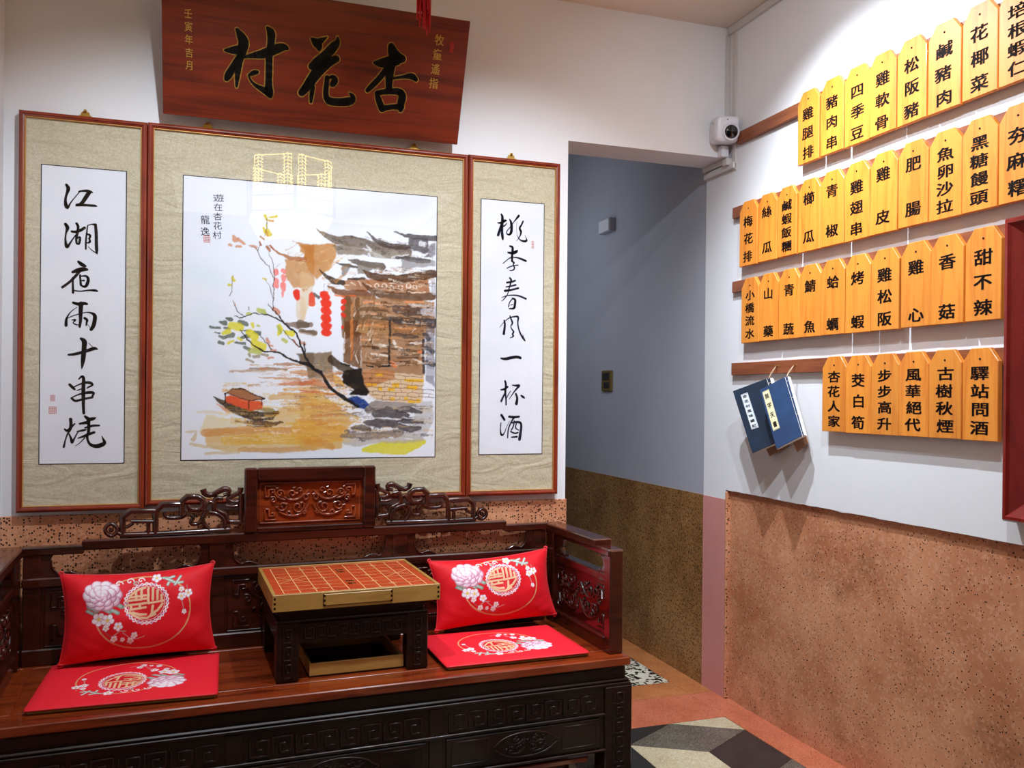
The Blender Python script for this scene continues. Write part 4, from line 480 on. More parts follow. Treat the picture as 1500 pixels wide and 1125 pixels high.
# white cable ducts in the corner
d = MB().box(-.022, -.001, -.006, 0, 2.40, ZC - .03, .001)
o = struct('trim_1', d, DUCT)
struct('duct_cover', mb().box(-.006, 0, -.058, -.03, 2.19, ZC - .03, .001).box(-.016, 0, -3.2, -.008, ZC - .03, ZC - .001, .002), DUCT, o)
d = MB().box(-.016, -.001, -.058, .17, 2.196, 2.222, .002)
o = struct('trim_2', d, DUCT)
struct('duct_cover', mb().box(-.022, -.001, 0.0, .17, 2.226, 2.249, .001).box(-.03, -.001, -.03, .0, 2.215, 2.243, .001), DUCT, o)

# ------------------------------------------------------------------ security camera
t = Thing('security_camera', 'white wall camera with round black lens in the corner above the doorway', 'security camera', (-.07, 0, 2.29))
FR = Matrix.Translation((-.058, -.055, 2.345)) @ Matrix.Rotation(math.radians(-14), 4, 'Z') @ Matrix.Rotation(math.radians(8), 4, 'X')
b_ = MB(); s = MB().superbox(.050, .050, .053); b_.add([FR @ Vector(v) for v in s.v], s.f, True)
body = t.part('body', b_, PLAST)
def ML(x, y, h): return FR @ Vector((x + .012, -.0495 - h, y - .012))
t.part('lens_ring', MB().lathe([(.036, -.004), (.036, .004), (.031, .007), (.026, .006)], ML, 32), PLAST, body)
t.part('lens', MB().lathe([(.027, .0), (.027, .0075), (.02, .0105), (.001, .012)], ML, 32), LENS, label='round black lens')
t.part('indicator', MB().lathe([(.0025, 0), (.0025, .0075)], lambda x, y, h: FR @ Vector((x - .004, -.0445 - h, y + .036)), 10), DKGRY)
t.part('bracket', MB().box(-.055, -.02, -.035, 0, 2.245, 2.292, .004), PLAST)
for z in (-.03, .028):
    t.part('hinge_clip', MB().add([FR @ Vector(v) for v in MB().box(-.054, -.048, -.02, -.008, z - .006, z + .006, .001).v], MB().box(0, 1, 0, 1, 0, 1, .1).f), DUCT)

# corridor fittings
t = Thing('light_switch', 'bronze switch plate with two dark windows on the grey corridor wall', 'light switch', (.006, 1.165, 1.283))
t.part('plate', MB().box(-.006, .006, 1.105, 1.225, 1.283, 1.395, .002), BRONZ)
t.part('switch_window', MB().box(-.009, -.005, 1.125, 1.205, 1.343, 1.382, .001), DKGRY); t.part('switch_window', MB().box(-.009, -.005, 1.125, 1.190, 1.300, 1.330, .001), DKGRY)
t = Thing('junction_box', 'small pale grey box high on the corridor wall above the switch', 'junction box', (.006, 1.16, 2.14))
t.part('box_body', MB().box(-.03, .006, 1.09, 1.225, 2.14, 2.212, .003), GREY); t.part('box_lid', MB().box(-.034, -.03, 1.095, 1.22, 2.144, 2.208, .001), PLAST)

# ------------------------------------------------------------------ framed scrolls
def mould(B, x0, x1, z0, z1, prof):
    """prof: (inset, height off the wall) polyline swept round the rectangle"""
    n = len(prof); R = []
    for (cx, cz, sx, sz) in ((x0, z0, 1, 1), (x1, z0, -1, 1), (x1, z1, -1, -1), (x0, z1, 1, -1)):
        R.append([(cx + sx * i, -h, cz + sz * i) for i, h in prof])
    vs = [v for r in R for v in r]; fs = []
    for k in range(4):
        for i in range(n - 1): fs.append((k * n + i, k * n + i + 1, ((k + 1) % 4) * n + i + 1, ((k + 1) % 4) * n + i))
    return B.add(vs, fs)
FP = [(0, .004), (0, .026), (.002, .031), (.007, .034), (.011, .034), (.012, .031), (.017, .029), (.018, .022)]
def frame(label, x0, x1, z0, z1, px0, px1, pz0, pz1, hooks, paper=PAPER, plain_paper=True):
    t = Thing('framed_scroll', label, 'picture', ((x0 + x1) / 2, 0, z0), group='framed scrolls on the back wall')
    for sd in range(4):                      # four mitred rails
        B = MB(); c = [(x0, z0, 1, 1), (x1, z0, -1, 1), (x1, z1, -1, -1), (x0, z1, 1, -1)]; n = len(FP)
        for (cx, cz, sx, sz) in (c[sd], c[(sd + 1) % 4]): B.v += [(cx + sx * i, -h, cz + sz * i) for i, h in FP]
        B.f = [(i, i + 1, n + i + 1, n + i) for i in range(n - 1)] + [(n - 1, 0, n, 2 * n - 1)]; B.sm = [False] * n
        t.part('frame_rail', B, FRAMEW)
    t.part('gilt_line', mould(MB(), x0 + .0175, x1 - .0175, z0 + .0175, z1 - .0175, [(0, .022), (.0005, .0285), (.0025, .0285), (.003, .021)]), GILT)
    t.part('brocade_mat', MB().box(x0 + .012, x1 - .012, -.021, -.004, z0 + .012, z1 - .012), MATC)
    t.part('mat_border', mould(MB(), px0 - .003, px1 + .003, pz0 - .003, pz1 + .003, [(0, .02), (0, .0218), (.003, .0218), (.003, .02)]), INKB)
    pp = None
    if plain_paper: pp = t.part('paper', MB().box(px0, px1, -.0222, -.02, pz0, pz1), paper)
    t.part('glass', MB().add([(x0 + .018, -.0265, z0 + .018), (x1 - .018, -.0265, z0 + .018), (x1 - .018, -.0265, z1 - .018), (x0 + .018, -.0265, z1 - .018)], [(0, 1, 2, 3)]), GLASS)
    for hx in hooks:
        B = MB(); zt = z1 - .004
        B.prism([(-.022, 0), (.022, 0), (.022, .008), (.014, .012), (.012, .02), (.005, .024), (.004, .03), (-.004, .03), (-.005, .024), (-.012, .02), (-.014, .012), (-.022, .008)], lambda a, b: (hx + a, -.012, zt + b), lambda a, b: (hx + a, -.009, zt + b))
        B.lathe([(.0045, 0), (.0045, .008), (.002, .011)], lambda x, y, h: (hx + x, -.012 - h, zt + .024 + y), 10)
        t.part('hanger', B, BRASS)
    return t, pp
def ink_parts(t, chars, x0, z0, mat, y=-.0226, parent=None):
    for c in chars:
        B = MB(); ink(B, c, lambda a, b, h: (x0 + a, y - h, z0 + b)); t.part('brush_character', B, mat, parent)
def seal(t, x, z, wd, ht, mat=SEAL, parent=None, y=-.0226):
    B = MB(); k = 4
    for i in range(k + 1): B.add([(x - wd / 2 + wd * i / k - wd * .035, y, z - ht / 2), (x - wd / 2 + wd * i / k + wd * .035, y, z - ht / 2), (x - wd / 2 + wd * i / k + wd * .035, y, z + ht / 2), (x - wd / 2 + wd * i / k - wd * .035, y, z + ht / 2)], [(0, 1, 2, 3)])
    for i in range(k + 1):
        zz_ = z - ht / 2 + ht * i / k; B.add([(x - wd / 2, y, zz_ - ht * .035), (x + wd / 2, y, zz_ - ht * .035), (x + wd / 2, y, zz_ + ht * .035), (x - wd / 2, y, zz_ + ht * .035)], [(0, 1, 2, 3)])
    t.part('red_seal', B, mat, parent)
tL, pL = frame('tall narrow framed calligraphy scroll left of the painting, reading 江湖夜雨十串燒', -2.618, -2.2402, .865, 2.145, -2.552, -2.305, 1.020, 1.977, (-2.429,))
ink_parts(tL, INK['L'], -2.618, .865, INKB, parent=pL)
seal(tL, -2.5155, 1.231, .013, .018, parent=pL); seal(tL, -2.515, 1.192, .021, .021, parent=pL)
tR, pR = frame('narrow framed calligraphy scroll right of the painting, reading 桃李春風一杯酒', -1.1353, -.767, .875, 2.149, -1.082, -.832, 1.032, 1.988, (-.963,))
ink_parts(tR, INK['R'], -1.130, .875, INKL, parent=pR)
seal(tR, -.876, 1.830, .009, .026, parent=pR)
tC, _ = frame('large framed ink painting of a riverside village with boat and red lanterns', -2.2392, -1.1363, .875, 2.147, -2.127, -1.254, 1.026, 1.981, (-2.053, -1.339), plain_paper=False)
cv = Canvas(873, 955, 400, 437, (.880, .885, .915), 2.2, 0.22, 3)
for k, c, *q in PAINT:
    r_, g_, b2, al = [float(x) for x in c.split(',')]; pts = [tuple(q[i:i + 3]) for i in range(0, len(q), 3)]
    if k == 's': pts = [(a, b, w_ * (1.22 if w_ > 12 else 1)) for a, b, w_ in pts]; cv.stroke(pts, (r_, g_, b2), al, 1.6 + 0.02 * max(p[2] for p in pts))
    elif k == 'w': cv.stroke(pts, (r_, g_, b2), al, max(p[2] for p in pts) * .7)
    elif k == 'p': cv.poly(pts, (r_, g_, b2), al)
    elif k == 'o':
        for p in pts: cv.ring(p[0], p[1], p[2] * .38, p[2] * .22, (r_, g_, b2), al)
# dry-brush texture over the washes: (x0, x1, y0, y1, count, palette, width, length, slope)
for x0, x1, y0, y1, cnt, pal, wd, ln_, sl in (
    (620, 865, 330, 560, 260, ((.30, .18, .10), (.62, .42, .26), (.80, .56, .36), (.22, .16, .13), (.93, .88, .82), (.48, .30, .17)), 9, 60, -.03),
    (560, 640, 330, 560, 70, ((.28, .16, .08), (.74, .46, .24), (.9, .85, .78)), 6, 30, 3),
    (640, 865, 590, 690, 110, ((.30, .18, .09), (.24, .17, .14), (.58, .36, .2), (.92, .87, .8)), 7, 55, -.05),
    (490, 865, 720, 790, 60, ((.34, .29, .26), (.55, .50, .46), (.26, .22, .2)), 9, 50, -.06),
    (120, 560, 60, 260, 150, ((.86, .66, .24), (.80, .54, .26), (.90, .78, .5), (.78, .62, .40), (.94, .90, .84), (.84, .6, .2)), 10, 110, .0),
    (200, 500, 250, 330, 90, ((.72, .56, .42), (.82, .5, .28), (.62, .46, .36), (.9, .82, .72)), 6, 90, .0),
    (540, 860, 60, 190, 120, ((.62, .57, .53), (.34, .29, .28), (.74, .70, .66), (.22, .19, .2), (.80, .66, .44)), 10, 70, .0),
    (430, 640, 210, 330, 50, ((.30, .22, .14), (.58, .40, .24), (.80, .52, .3)), 7, 45, -.2),
    (330, 560, 580, 730, 40, ((.66, .42, .2), (.78, .56, .34), (.84, .72, .56)), 12, 40, .6),
    (340, 520, 40, 210, 110, ((.84, .64, .30), (.80, .56, .26), (.86, .70, .40), (.76, .50, .3)), 12, 100, .0), (360, 520, 210, 330, 60, ((.74, .46, .28), (.60, .44, .32), (.84, .66, .46)), 7, 80, .0),
    (60, 300, 30, 90, 30, ((.86, .78, .62), (.84, .70, .46)), 9, 80, .0)):
    for i in range(cnt):
        px_ = x0 + (x1 - x0) * rng.random(); py_ = y0 + (y1 - y0) * rng.random(); L = ln_ * (.3 + .9 * rng.random()); c = pal[int(rng.integers(len(pal)))]
        dx = L / math.hypot(1, sl); cv.dry(px_, py_, min(px_ + dx, 868), py_ + sl * dx * (.6 + .8 * rng.random()), wd * (.35 + .9 * rng.random()), c, .30 + .45 * rng.random(), .5, i)
for k, c, *q in PAINT:                     # the ink lines, boat and lanterns lie on top
    r_, g_, b2, al = [float(x) for x in c.split(',')]; pts = [tuple(q[i:i + 3]) for i in range(0, len(q), 3)]
    if r_ + g_ + b2 < .36 or (r_ > .83 and g_ < .37) or c.startswith('.08,') or c.startswith('.62,.40'):
        if k == 's': cv.stroke(pts, (r_, g_, b2), al, 1.6)
        elif k == 'p': cv.poly(pts, (r_, g_, b2), al * .9)
gx, gz = np.meshgrid(np.linspace(-2.127, -1.254, 400), np.linspace(1.026, 1.981, 437))
pm = bpy.data.objects.new('paper', grid_mesh('paper', np.stack([gx, np.full_like(gx, -.0222), gz], -1), cv.C, PAINTM, tC.org)); COL.objects.link(pm); pm.parent = tC.o; pm['label'] = 'painted paper with ochre river, dark tiled roofs and yellow leaves'
def MW(a, b, h): return (a, -.0226 - h, b)
B = MB()
for i, ch in enumerate('遊在杏花村'): put_glyph(B, ch, MW, -2.016 - i * .0008, 1.915 - i * .0315, .030 if i else .038, .028, .08, .004)
for i, ch in enumerate('龍逸'): put_glyph(B, ch, MW, -2.058, 1.838 - i * .040, .030, .032, .08, .004)
tC.part('inscription', B, INKB, pm)
seal(tC, -2.052, 1.773, .02, .022, parent=pm)

# ------------------------------------------------------------------ the big sign
ang = math.atan2(.16, .395)
SM = Matrix.Translation((-1.69, -.06, 2.17)) @ Matrix.Rotation(ang, 4, 'X')
def MS(a, b, h): return tuple(SM @ Vector((a, -h, b)))
t = Thing('wooden_sign', 'large leaning mahogany signboard with three black gold-edged characters 杏花村', 'sign', (-1.69, -.06, 2.17))
B = MB(); s = MB().box(-.502, .502, 0, .03, 0, .42, .002); B.add([SM @ Vector(v) for v in s.v], s.f); board = t.part('board', B, SIGNW)
for c in INK['S']:
    B = MB(); ink(B, c, MS, .0006, .0034); g = t.part('gold_outline', B, GOLD, board)
    B = MB(); ink(B, c, MS, .0014); t.part('black_character', B, LACQ, board)
B = MB()
for i, ch in enumerate('牧童遙指'): put_glyph(B, ch, MS, .398 - i * .002, .345 - i * .048, .034, .038, 0, .012, .0012)
B3 = MB()
for i, ch in enumerate('壬寅年吉月'): put_glyph(B3, ch, MS, -.4235 + i * .001, .316 - i * .039, .026, .031, 0, .008, .0012)
t.part('gold_inscription', B, GOLD, board); t.part('gold_inscription', B3, GOLD, board)
t.part('red_seal', MB().add([MS(.437, .31, .0012), MS(.452, .31, .0012), MS(.452, .345, .0012), (MS(.437, .345, .0012))], [(0, 1, 2, 3)]), SEALD, board)
for x in (-.3, .3):
    t.part('wall_bracket', MB().box(-1.69 + x - .012, -1.69 + x + .012, -.045, 0, 2.19, 2.205).box(-1.69 + x - .012, -1.69 + x + .012, -.155, 0, 2.515, 2.53), BRASS)

# ------------------------------------------------------------------ palace lantern (hangs in front, its tassel reaches into view)
lx, ly = -1.63, -1.80
t = Thing('palace_lantern', 'hanging palace lantern whose red tassel dangles before the signboard', 'lantern', (lx, ly, 2.07))
def hexp(r, k): a = math.radians(-90 + 60 * k); return (lx + r * math.cos(a), ly + r * math.sin(a))
for k in range(6):
    p, q = hexp(.25, k), hexp(.25, k + 1)
    t.part('corner_post', MB().tube([(*p, 2.20), (*p, 2.54)], .010, 8), DARK)
    B = MB(); U = Vector((q[0] - p[0], q[1] - p[1], 0)); L = U.length; U.normalize(); Nn = Vector((U.y, -U.x, 0))
    def MP(a, b, h, p=p, U=U, Nn=Nn): v = Vector((p[0], p[1], 0)) + U * a + Nn * h; return (v.x, v.y, b)
    x0, x1, z0, z1 = .02, L - .02, 2.30, 2.50
    for i in range(11): B.bar([(x0 + (x1 - x0) * i / 10, z0, .004), (x0 + (x1 - x0) * i / 10, z0 + (.045 if 2 < i < 8 else z1 - z0), .004)], MP, .004, 4, ch=0)
    for i in range(3): B.bar([(x0, z0 + .02 * i, .004), (x1, z0 + .02 * i, .004)], MP, .004, 4, ch=0)
    B.bar([(x0, z1, .006), (x1, z1, .006)], MP, .004, 4, ch=0)
    for i in range(9):
        zc = z0 + .05 + i * .018
        for xa, xb in ((x0, x0 + .05), (x1 - .05, x1)): B.bar([(xa, zc, .004), ((xa + xb) / 2, zc + .012, .004), (xb, zc, .004)], MP, .004, 4, ch=0)
    t.part('lattice_panel', B, LLATT)
    t.part('lit_band', MB().add([(*p, 2.205), (*q, 2.205), (*q, 2.285), (*p, 2.285)], [(0, 1, 2, 3)]), LGLOW)
    t.part('frame_bar', MB().bar([(0, 2.21, .008), (L, 2.21, .008)], MP, .01, 4, ch=0).bar([(0, 2.29, .008), (L, 2.29, .008)], MP, .01, 4, ch=0).bar([(0, 2.52, .03), (L, 2.52, .03)], MP, .02, 4, ch=0), DARK)
    a2, b2_ = hexp(.17, k), hexp(.17, k + 1)
    t.part('glass_panel', MB().add([(*p, 2.20), (*q, 2.20), (*b2_, 2.07), (*a2, 2.07)], [(0, 1, 2, 3)]), LGLOW)
t.part('base', MB().prism([hexp(.17, k) for k in range(6)], lambda a, b: (a, b, 2.062), lambda a, b: (a, b, 2.07)), DARK)
t.part('roof', MB().prism([hexp(.27, k) for k in range(6)], lambda a, b: (a, b, 2.54), lambda a, b: (lx + (a - lx) * .3, ly + (b - ly) * .3, 2.62)), DARK)
t.part('hanging_rod', MB().tube([(lx, ly, 2.60), (lx, ly, ZC)], .006), DARK)
B = MB(); tx, ty = -1.722, -1.80
for i in range(70):
    a = rng.random() * 2 * PI; r = .0115 * math.sqrt(rng.random()); x, y = tx + r * math.cos(a) * 1.1, ty + r * math.sin(a); L = .225 + rng.random() * .035 - (.03 if x < tx else 0) * rng.random()
    B.tube([(tx + (x - tx) * .4, ty + (y - ty) * .4, 2.085), (x, y, 2.05), (x + rng.normal() * .0008, y, 2.0), (x + rng.normal() * .0012, y, 2.085 - L)], .0011, 4)
B.lathe([(.002, 0), (.009, -.01), (.009, -.022), (.006, -.03)], lambda x, y, h: (tx + x, ty + y, 2.088 + h), 12)
t.part('tassel', B, REDS, label='bright red silk tassel')

# ------------------------------------------------------------------ menu plaques on four rails
def MR(X):
    return lambda a, b, h: (X - h, -a, b)
RAILS = [(.085, 1.62, 2.284, 2.331, 'top'), (.06, 1.62, 1.985, 2.030, 'second'), (.062, 1.372, 1.682, 1.727, 'third'), (.062, 1.368, 1.345, 1.394, 'lowest')]
for a0, a1, z0, z1, nm in RAILS:
    solo('hanging_rail', MB().box(-.019, 0, -a1, -a0, z0, z1, .0015), RAIL, '%s brown wooden rail holding menu plaques on the right wall' % nm, 'rail', (0, -a0, z0), group='plaque rails')
ROWS = [(2.092, [.498, .622, .747, .860, .983, 1.107, 1.231, 1.353], '雞腿排 豬肉串 四季豆 雞軟骨 松阪豬 鹹豬肉 花椰菜 培根蝦仁', 'top'),
        (1.776, [.134, .258, .379, .506, .627, .750, .868, .992, 1.114, 1.234, 1.356], '梅花排 絲瓜 鹹蝦飯糰 櫛瓜 青椒 雞翅串 雞皮 肥腸 魚卵沙拉 黑糖饅頭 夯麻糬', 'second'),
        (1.470, [.151, .271, .396, .515, .635, .757, .878, 1.008, 1.124, 1.249], '小橋流水 山藥 青蔬 鯖魚 蛤蠣 烤蝦 雞松阪 雞心 香菇 甜不辣', 'third'),
        (1.139, [.646, .765, .884, 1.003, 1.122, 1.243], '杏花人家 茭白筍 步步高升 風華絕代 古樹秋煙 驛站問酒', 'lowest')]
PW, PH, PT = .1183, .256, .014
B = MB(); hw = PW / 2; out = [(-hw, 0), (hw, 0), (hw, PH - .038), (hw * .52, PH), (-hw * .52, PH), (-hw, PH - .038)]; e = .0015
B.add([(0, -a, b) for a, b in out] + [(-(PT - e), -a, b) for a, b in out] + [(-PT, -a * (1 - e / hw), e + b * (1 - 2 * e / PH)) for a, b in out],
      [tuple(range(6)), tuple(range(12, 18))[::-1]] + [(i, (i + 1) % 6, 6 + (i + 1) % 6, 6 + i) for i in range(6)] + [(6 + i, 6 + (i + 1) % 6, 12 + (i + 1) % 6, 12 + i) for i in range(6)])
PBM = B.mesh('plaque_board', PLAQ)
HB = MB().lathe([(.003, 0), (.003, .0012), (.0012, .0016)], lambda x, y, h: (-PT - h, x, PH - .030 + y), 12); HOLE = HB.mesh('nail', LETT)
ORD = ['first', 'second', 'third', 'fourth', 'fifth', 'sixth', 'seventh', 'eighth', 'ninth', 'tenth', 'eleventh']
def place(i, n): return '%s from the left' % ORD[i] if i else 'leftmost of its row'
for zb, edges, words, nm in ROWS:
    for a, wd in zip(edges, words.split()):
        o = bpy.data.objects.new('menu_plaque', PBM); COL.objects.link(o)
        o.location = (-.0195, -(a + PW / 2 + .001), zb + rng.normal() * .0006)
        o.rotation_euler = (rng.normal() * .004, 0, rng.normal() * .012)
        tag(o, 'pine plaque on the %s rail reading %s, %s' % (nm, wd, place(edges.index(a), len(edges))), 'menu plaque', 'pointed wooden menu plaques')
        n = len(wd); fr = {2: (.30, .86), 3: (.32, .585, .86), 4: (.27, .465, .66, .86)}[n]
        if wd in ('青椒', '雞皮', '肥腸', '絲瓜', '櫛瓜'): fr = (.27, .80)
        B = MB(); gh = .046 if n < 4 else .041
        for ch, f in zip(wd, fr): put_glyph(B, ch, lambda x, z, h: (-PT - .0005, -x, z), rng.normal() * .0012, PH * (1 - f), .063, gh, 0, .026)
        q = bpy.data.objects.new('lettering', B.mesh('lettering', LETT)); COL.objects.link(q); q.parent = o
        q = bpy.data.objects.new('nail', HOLE); COL.objects.link(q); q.parent = o

# ------------------------------------------------------------------ thread-bound booklets hanging from the lowest rail
def booklet(label, TL, TR, BR, BL, cov, lab, text, lquad, lettm, nx_):
    t = Thing('hanging_booklet', label, 'booklet', (0, TR[1], BR[2]))
    q = [Vector(v) for v in (TL, TR, BR, BL)]; nrm = (q[1] - q[0]).cross(q[3] - q[0]).normalized()
    if nrm.x > 0: nrm = -nrm
    t.part('front_cover', MB().hexa(q, [v - nrm * .003 for v in q]), cov)
    # page block: spine thick, fanning back to the wall
    pg = [v - nrm * .0035 for v in q]; bk = []
    for i, v in enumerate(pg):
        w_ = v - nrm * .013; w_.z += (.004, .006, -.004, -.006)[i] * 0; w_.y -= .008 if i in (1, 2) else -.004; bk.append(w_)
    t.part('pages', MB().hexa([v + (q[2] - q[1]) * 0 for v in pg], bk), PAGES)
    bc = [Vector((max(-.03, v.x * .25), v.y + .034, v.z - .030)) for v in q]; bc = [bc[0], bc[1], bc[2], bc[3] + Vector((0, -.035, .018))]
    t.part('back_cover', MB().hexa(bc, [v + Vector((.004, 0, 0)) for v in bc]), BACKC)
    U = (q[1] - q[0]); V = (q[3] - q[0])
    st = MB(); e0, e1 = q[0] + U * .93, q[3] + U * .93; st.tube([e0 + nrm * .0008, e0 * .5 + e1 * .5 + nrm * .0008, e1 + nrm * .0008], .0008, 5)
    for f in (.08, .36, .64, .92): st.tube([q[0] + U * .93 + V * f + nrm * .0008, q[0] + U + V * f + nrm * .0008], .0008, 5)
    t.part('binding_thread', st, PAGES)
    def MLb(a, b, h): return tuple(q[0] + U * a + V * b + nrm * (h + .0006))
    a0, b0, a1, b1 = lquad
    lb = t.part('title_label', MB().prism([(a0, b0), (a1, b0), (a1, b1), (a0, b1)], lambda a, b: MLb(a, b, 0), lambda a, b: MLb(a, b, .0005)), lab)
    e_ = .010; bd = MB()
    for aa, bb, cc, dd in ((a0 + e_, b0 + e_, a1 - e_, b0 + e_), (a0 + e_, b1 - e_, a1 - e_, b1 - e_), (a0 + e_, b0 + e_, a0 + e_, b1 - e_), (a1 - e_, b0 + e_, a1 - e_, b1 - e_)):
        bd.add([MLb(aa - .002, bb - .002, .0009), MLb(cc + .002, bb - .002, .0009), MLb(cc + .002, dd + .002, .0009), MLb(aa - .002, dd + .002, .0009)], [(0, 1, 2, 3)])
    g = MB(); n = len(text); step = (b1 - b0) / (n + .15)
    for i, ch in enumerate(text): put_glyph(g, ch, lambda a, b, h: MLb(a, -b, .0012), (a0 + a1) / 2, -(b0 + step * (i + .58)), (a1 - a0) * .62, step * .62, 0, .02)
    t.part('label_border', bd, LETT, lb); t.part('title_lettering', g, LETT, lb)
    nail = Vector((-.026, nx_, 1.372)); tr = q[1] - U * .03 + V * .015
    t.part('hanging_string', MB().tube([nail, (nail + tr) * .5 + Vector((-.004, .002, 0)), tr], .0012, 5).tube([nail + Vector((-.002, -.003, 0)), (nail + tr) * .5 + Vector((-.004, -.006, 0)), tr], .0012, 5), STRNG)
    t.part('nail', MB().tube([(-.0195, nx_, 1.373), (-.030, nx_, 1.375)], .002, 8), BRASS)
booklet('dark blue thread-bound booklet with white title label, nearest the corner', BK1[0], BK1[1], BK1[2], BK1[3], BLUED, LABLW, '杏花村風味雜記', (.17, .10, .36, .66), LETT, -.372)
booklet('bright blue thread-bound booklet with cream title label, nearest the plaques', BK2[0], BK2[1], BK2[2], BK2[3], BLUEC, LABLY, '無字天書', (.06, .06, .30, .72), LETT, -.478)

# dark red lacquered frame at the right edge
t = Thing('lacquered_frame', 'dark red lacquered moulded frame on the right wall, mostly outside the picture', 'picture frame', (0, -1.9, .93))
FP2 = [(0, 0), (0, .045), (.006, .055), (.014, .055), (.02, .048), (.06, .022), (.066, .026), (.074, .026), (.078, .012)]
ya, yb, za, zb = 1.392, 2.35, .932, 1.732
for sd in range(4):
    B = MB(); c = [(ya, za, 1, 1), (yb, za, -1, 1), (yb, zb, -1, -1), (ya, zb, 1, -1)]; n = len(FP2)
    for (cy, cz, sx, sz) in (c[sd], c[(sd + 1) % 4]): B.v += [(-h, -(cy + sx * i), cz + sz * i) for i, h in FP2]
    B.f = [(i, i + 1, n + i + 1, n + i) for i in range(n - 1)] + [(n - 1, 0, n, 2 * n - 1)]; B.sm = [False] * n
    t.part('frame_rail', B, REDFR)
t.part('inner_panel', MB().box(-.012, -.004, -(yb - .07), -(ya + .07), za + .07, zb - .07), EBON)
# ------------------------------------------------------------------ daybed
XC = -.945
t = Thing('daybed', 'long carved dark rosewood daybed with openwork back and side arms against the back wall', 'daybed', (XC, -.25, 0), SOFA)
XA, XB = -1.893, .004
seat = t.part('seat_panel', MB().box(XA + .10, XB - .10, -.44, -.01, .37, .398, .001), SEATW)
for i in range(3): t.part('seat_board', MB().box(XA + .11 + i * .563, XA + .11 + (i + 1) * .563 - .001, -.432, -.015, .396, .3995, .0006), SEATW, seat)
sf = t.part('seat_frame', MB().box(XA, XB, -.537, -.44, .374, .401, .003).box(XA, XB, -.02, .034, .374, .401, .003).box(XA, XA + .10, -.44, -.02, .374, .401, .001).box(XB - .10, XB, -.44, -.02, .374, .401, .001), SEATW)
wa = t.part('waist', MB().box(XA + .014, XB - .014, -.523, .02, .33, .376).box(XA + .10, XB - .10, -.525, -.522, .338, .368, .001), EBON)
for x in (-.045, -1.845, -.945): t.part('peg', MB().lathe([(.009, 0), (.008, .0025), (.001, .003)], lambda a, b, h: (x + a, -.523 - h, .353 + b), 14), EBON, wa)
t.part('bead_rail', MB().box(XA + .004, XB - .002, -.532, .02, .320, .331, .004).box(XA, XB + .002, -.536, .02, .310, .320, .002), EBON)
yF = -.528
ap = t.part('apron', MB().box(XA + .04, XB - .04, yF, yF + .03, .103, .311, .002), EBON)
def MF(y0): return lambda a, b, h: (a, y0 - h, b)
bd = MB()
for z, d in ((.222, .009), (.107, .012)): bd.bar([(XA + .08, z, .010), (XB - .08, z, .010)], MF(yF), d * 2, 6, ch=0)
t.part('bead_moulding', bd, EBON, ap)
for x in (-1.235, -.655): t.part('divider', MB().box(x - .022, x + .022, yF - .005, yF, .113, .308, .002), EBON, ap)
def meander(B, x0, x1, z0, z1, M, n, wd, dp):
    st = (x1 - x0) / n; H = z1 - z0
    for i in range(n):
        a = x0 + i * st; s_ = 1 if i % 2 else -1
        def Z(v): return (z0 + H * v) if s_ > 0 else (z1 - H * v)
        q = [(.06, 0), (.06, 1), (.86, 1), (.86, .12), (.36, .12), (.36, .62), (.60, .62)]
        B.bar([(a + st * u, Z(v), wd) for u, v in q], M, dp, 6, ch=0)
    return B
SECT = [(-1.80, -1.262), (-1.208, -.682), (-.628, -.10)]
for x0, x1 in SECT:
    t.part('fretwork', meander(MB(), x0 + .01, x1 - .01, .236, .286, MF(yF), 8, .0075, .010), EBON, ap)
    dr = t.part('carved_drawer', MB().box(x0 + .004, x1 - .004, yF - .006, yF, .118, .212, .002), EBON, ap)
LEG = [(XB - .092, XB + .006), (XA - .006, XA + .092)]
for x0, x1 in LEG:
    for yy in ((-.538, -.46), (-.06, .02)):
        lg = t.part('leg', MB().box(x0, x1, yy[0], yy[1], 0, .311, .004), EBON)
        if yy[0] < -.5:
            B = MB()
            for k in range(6): meander(B, x0 + .026, x1 - .026, .015 + k * .048, .053 + k * .048, MF(yy[0]), 1, .006, .008)
            t.part('fretwork', B, EBON, lg)
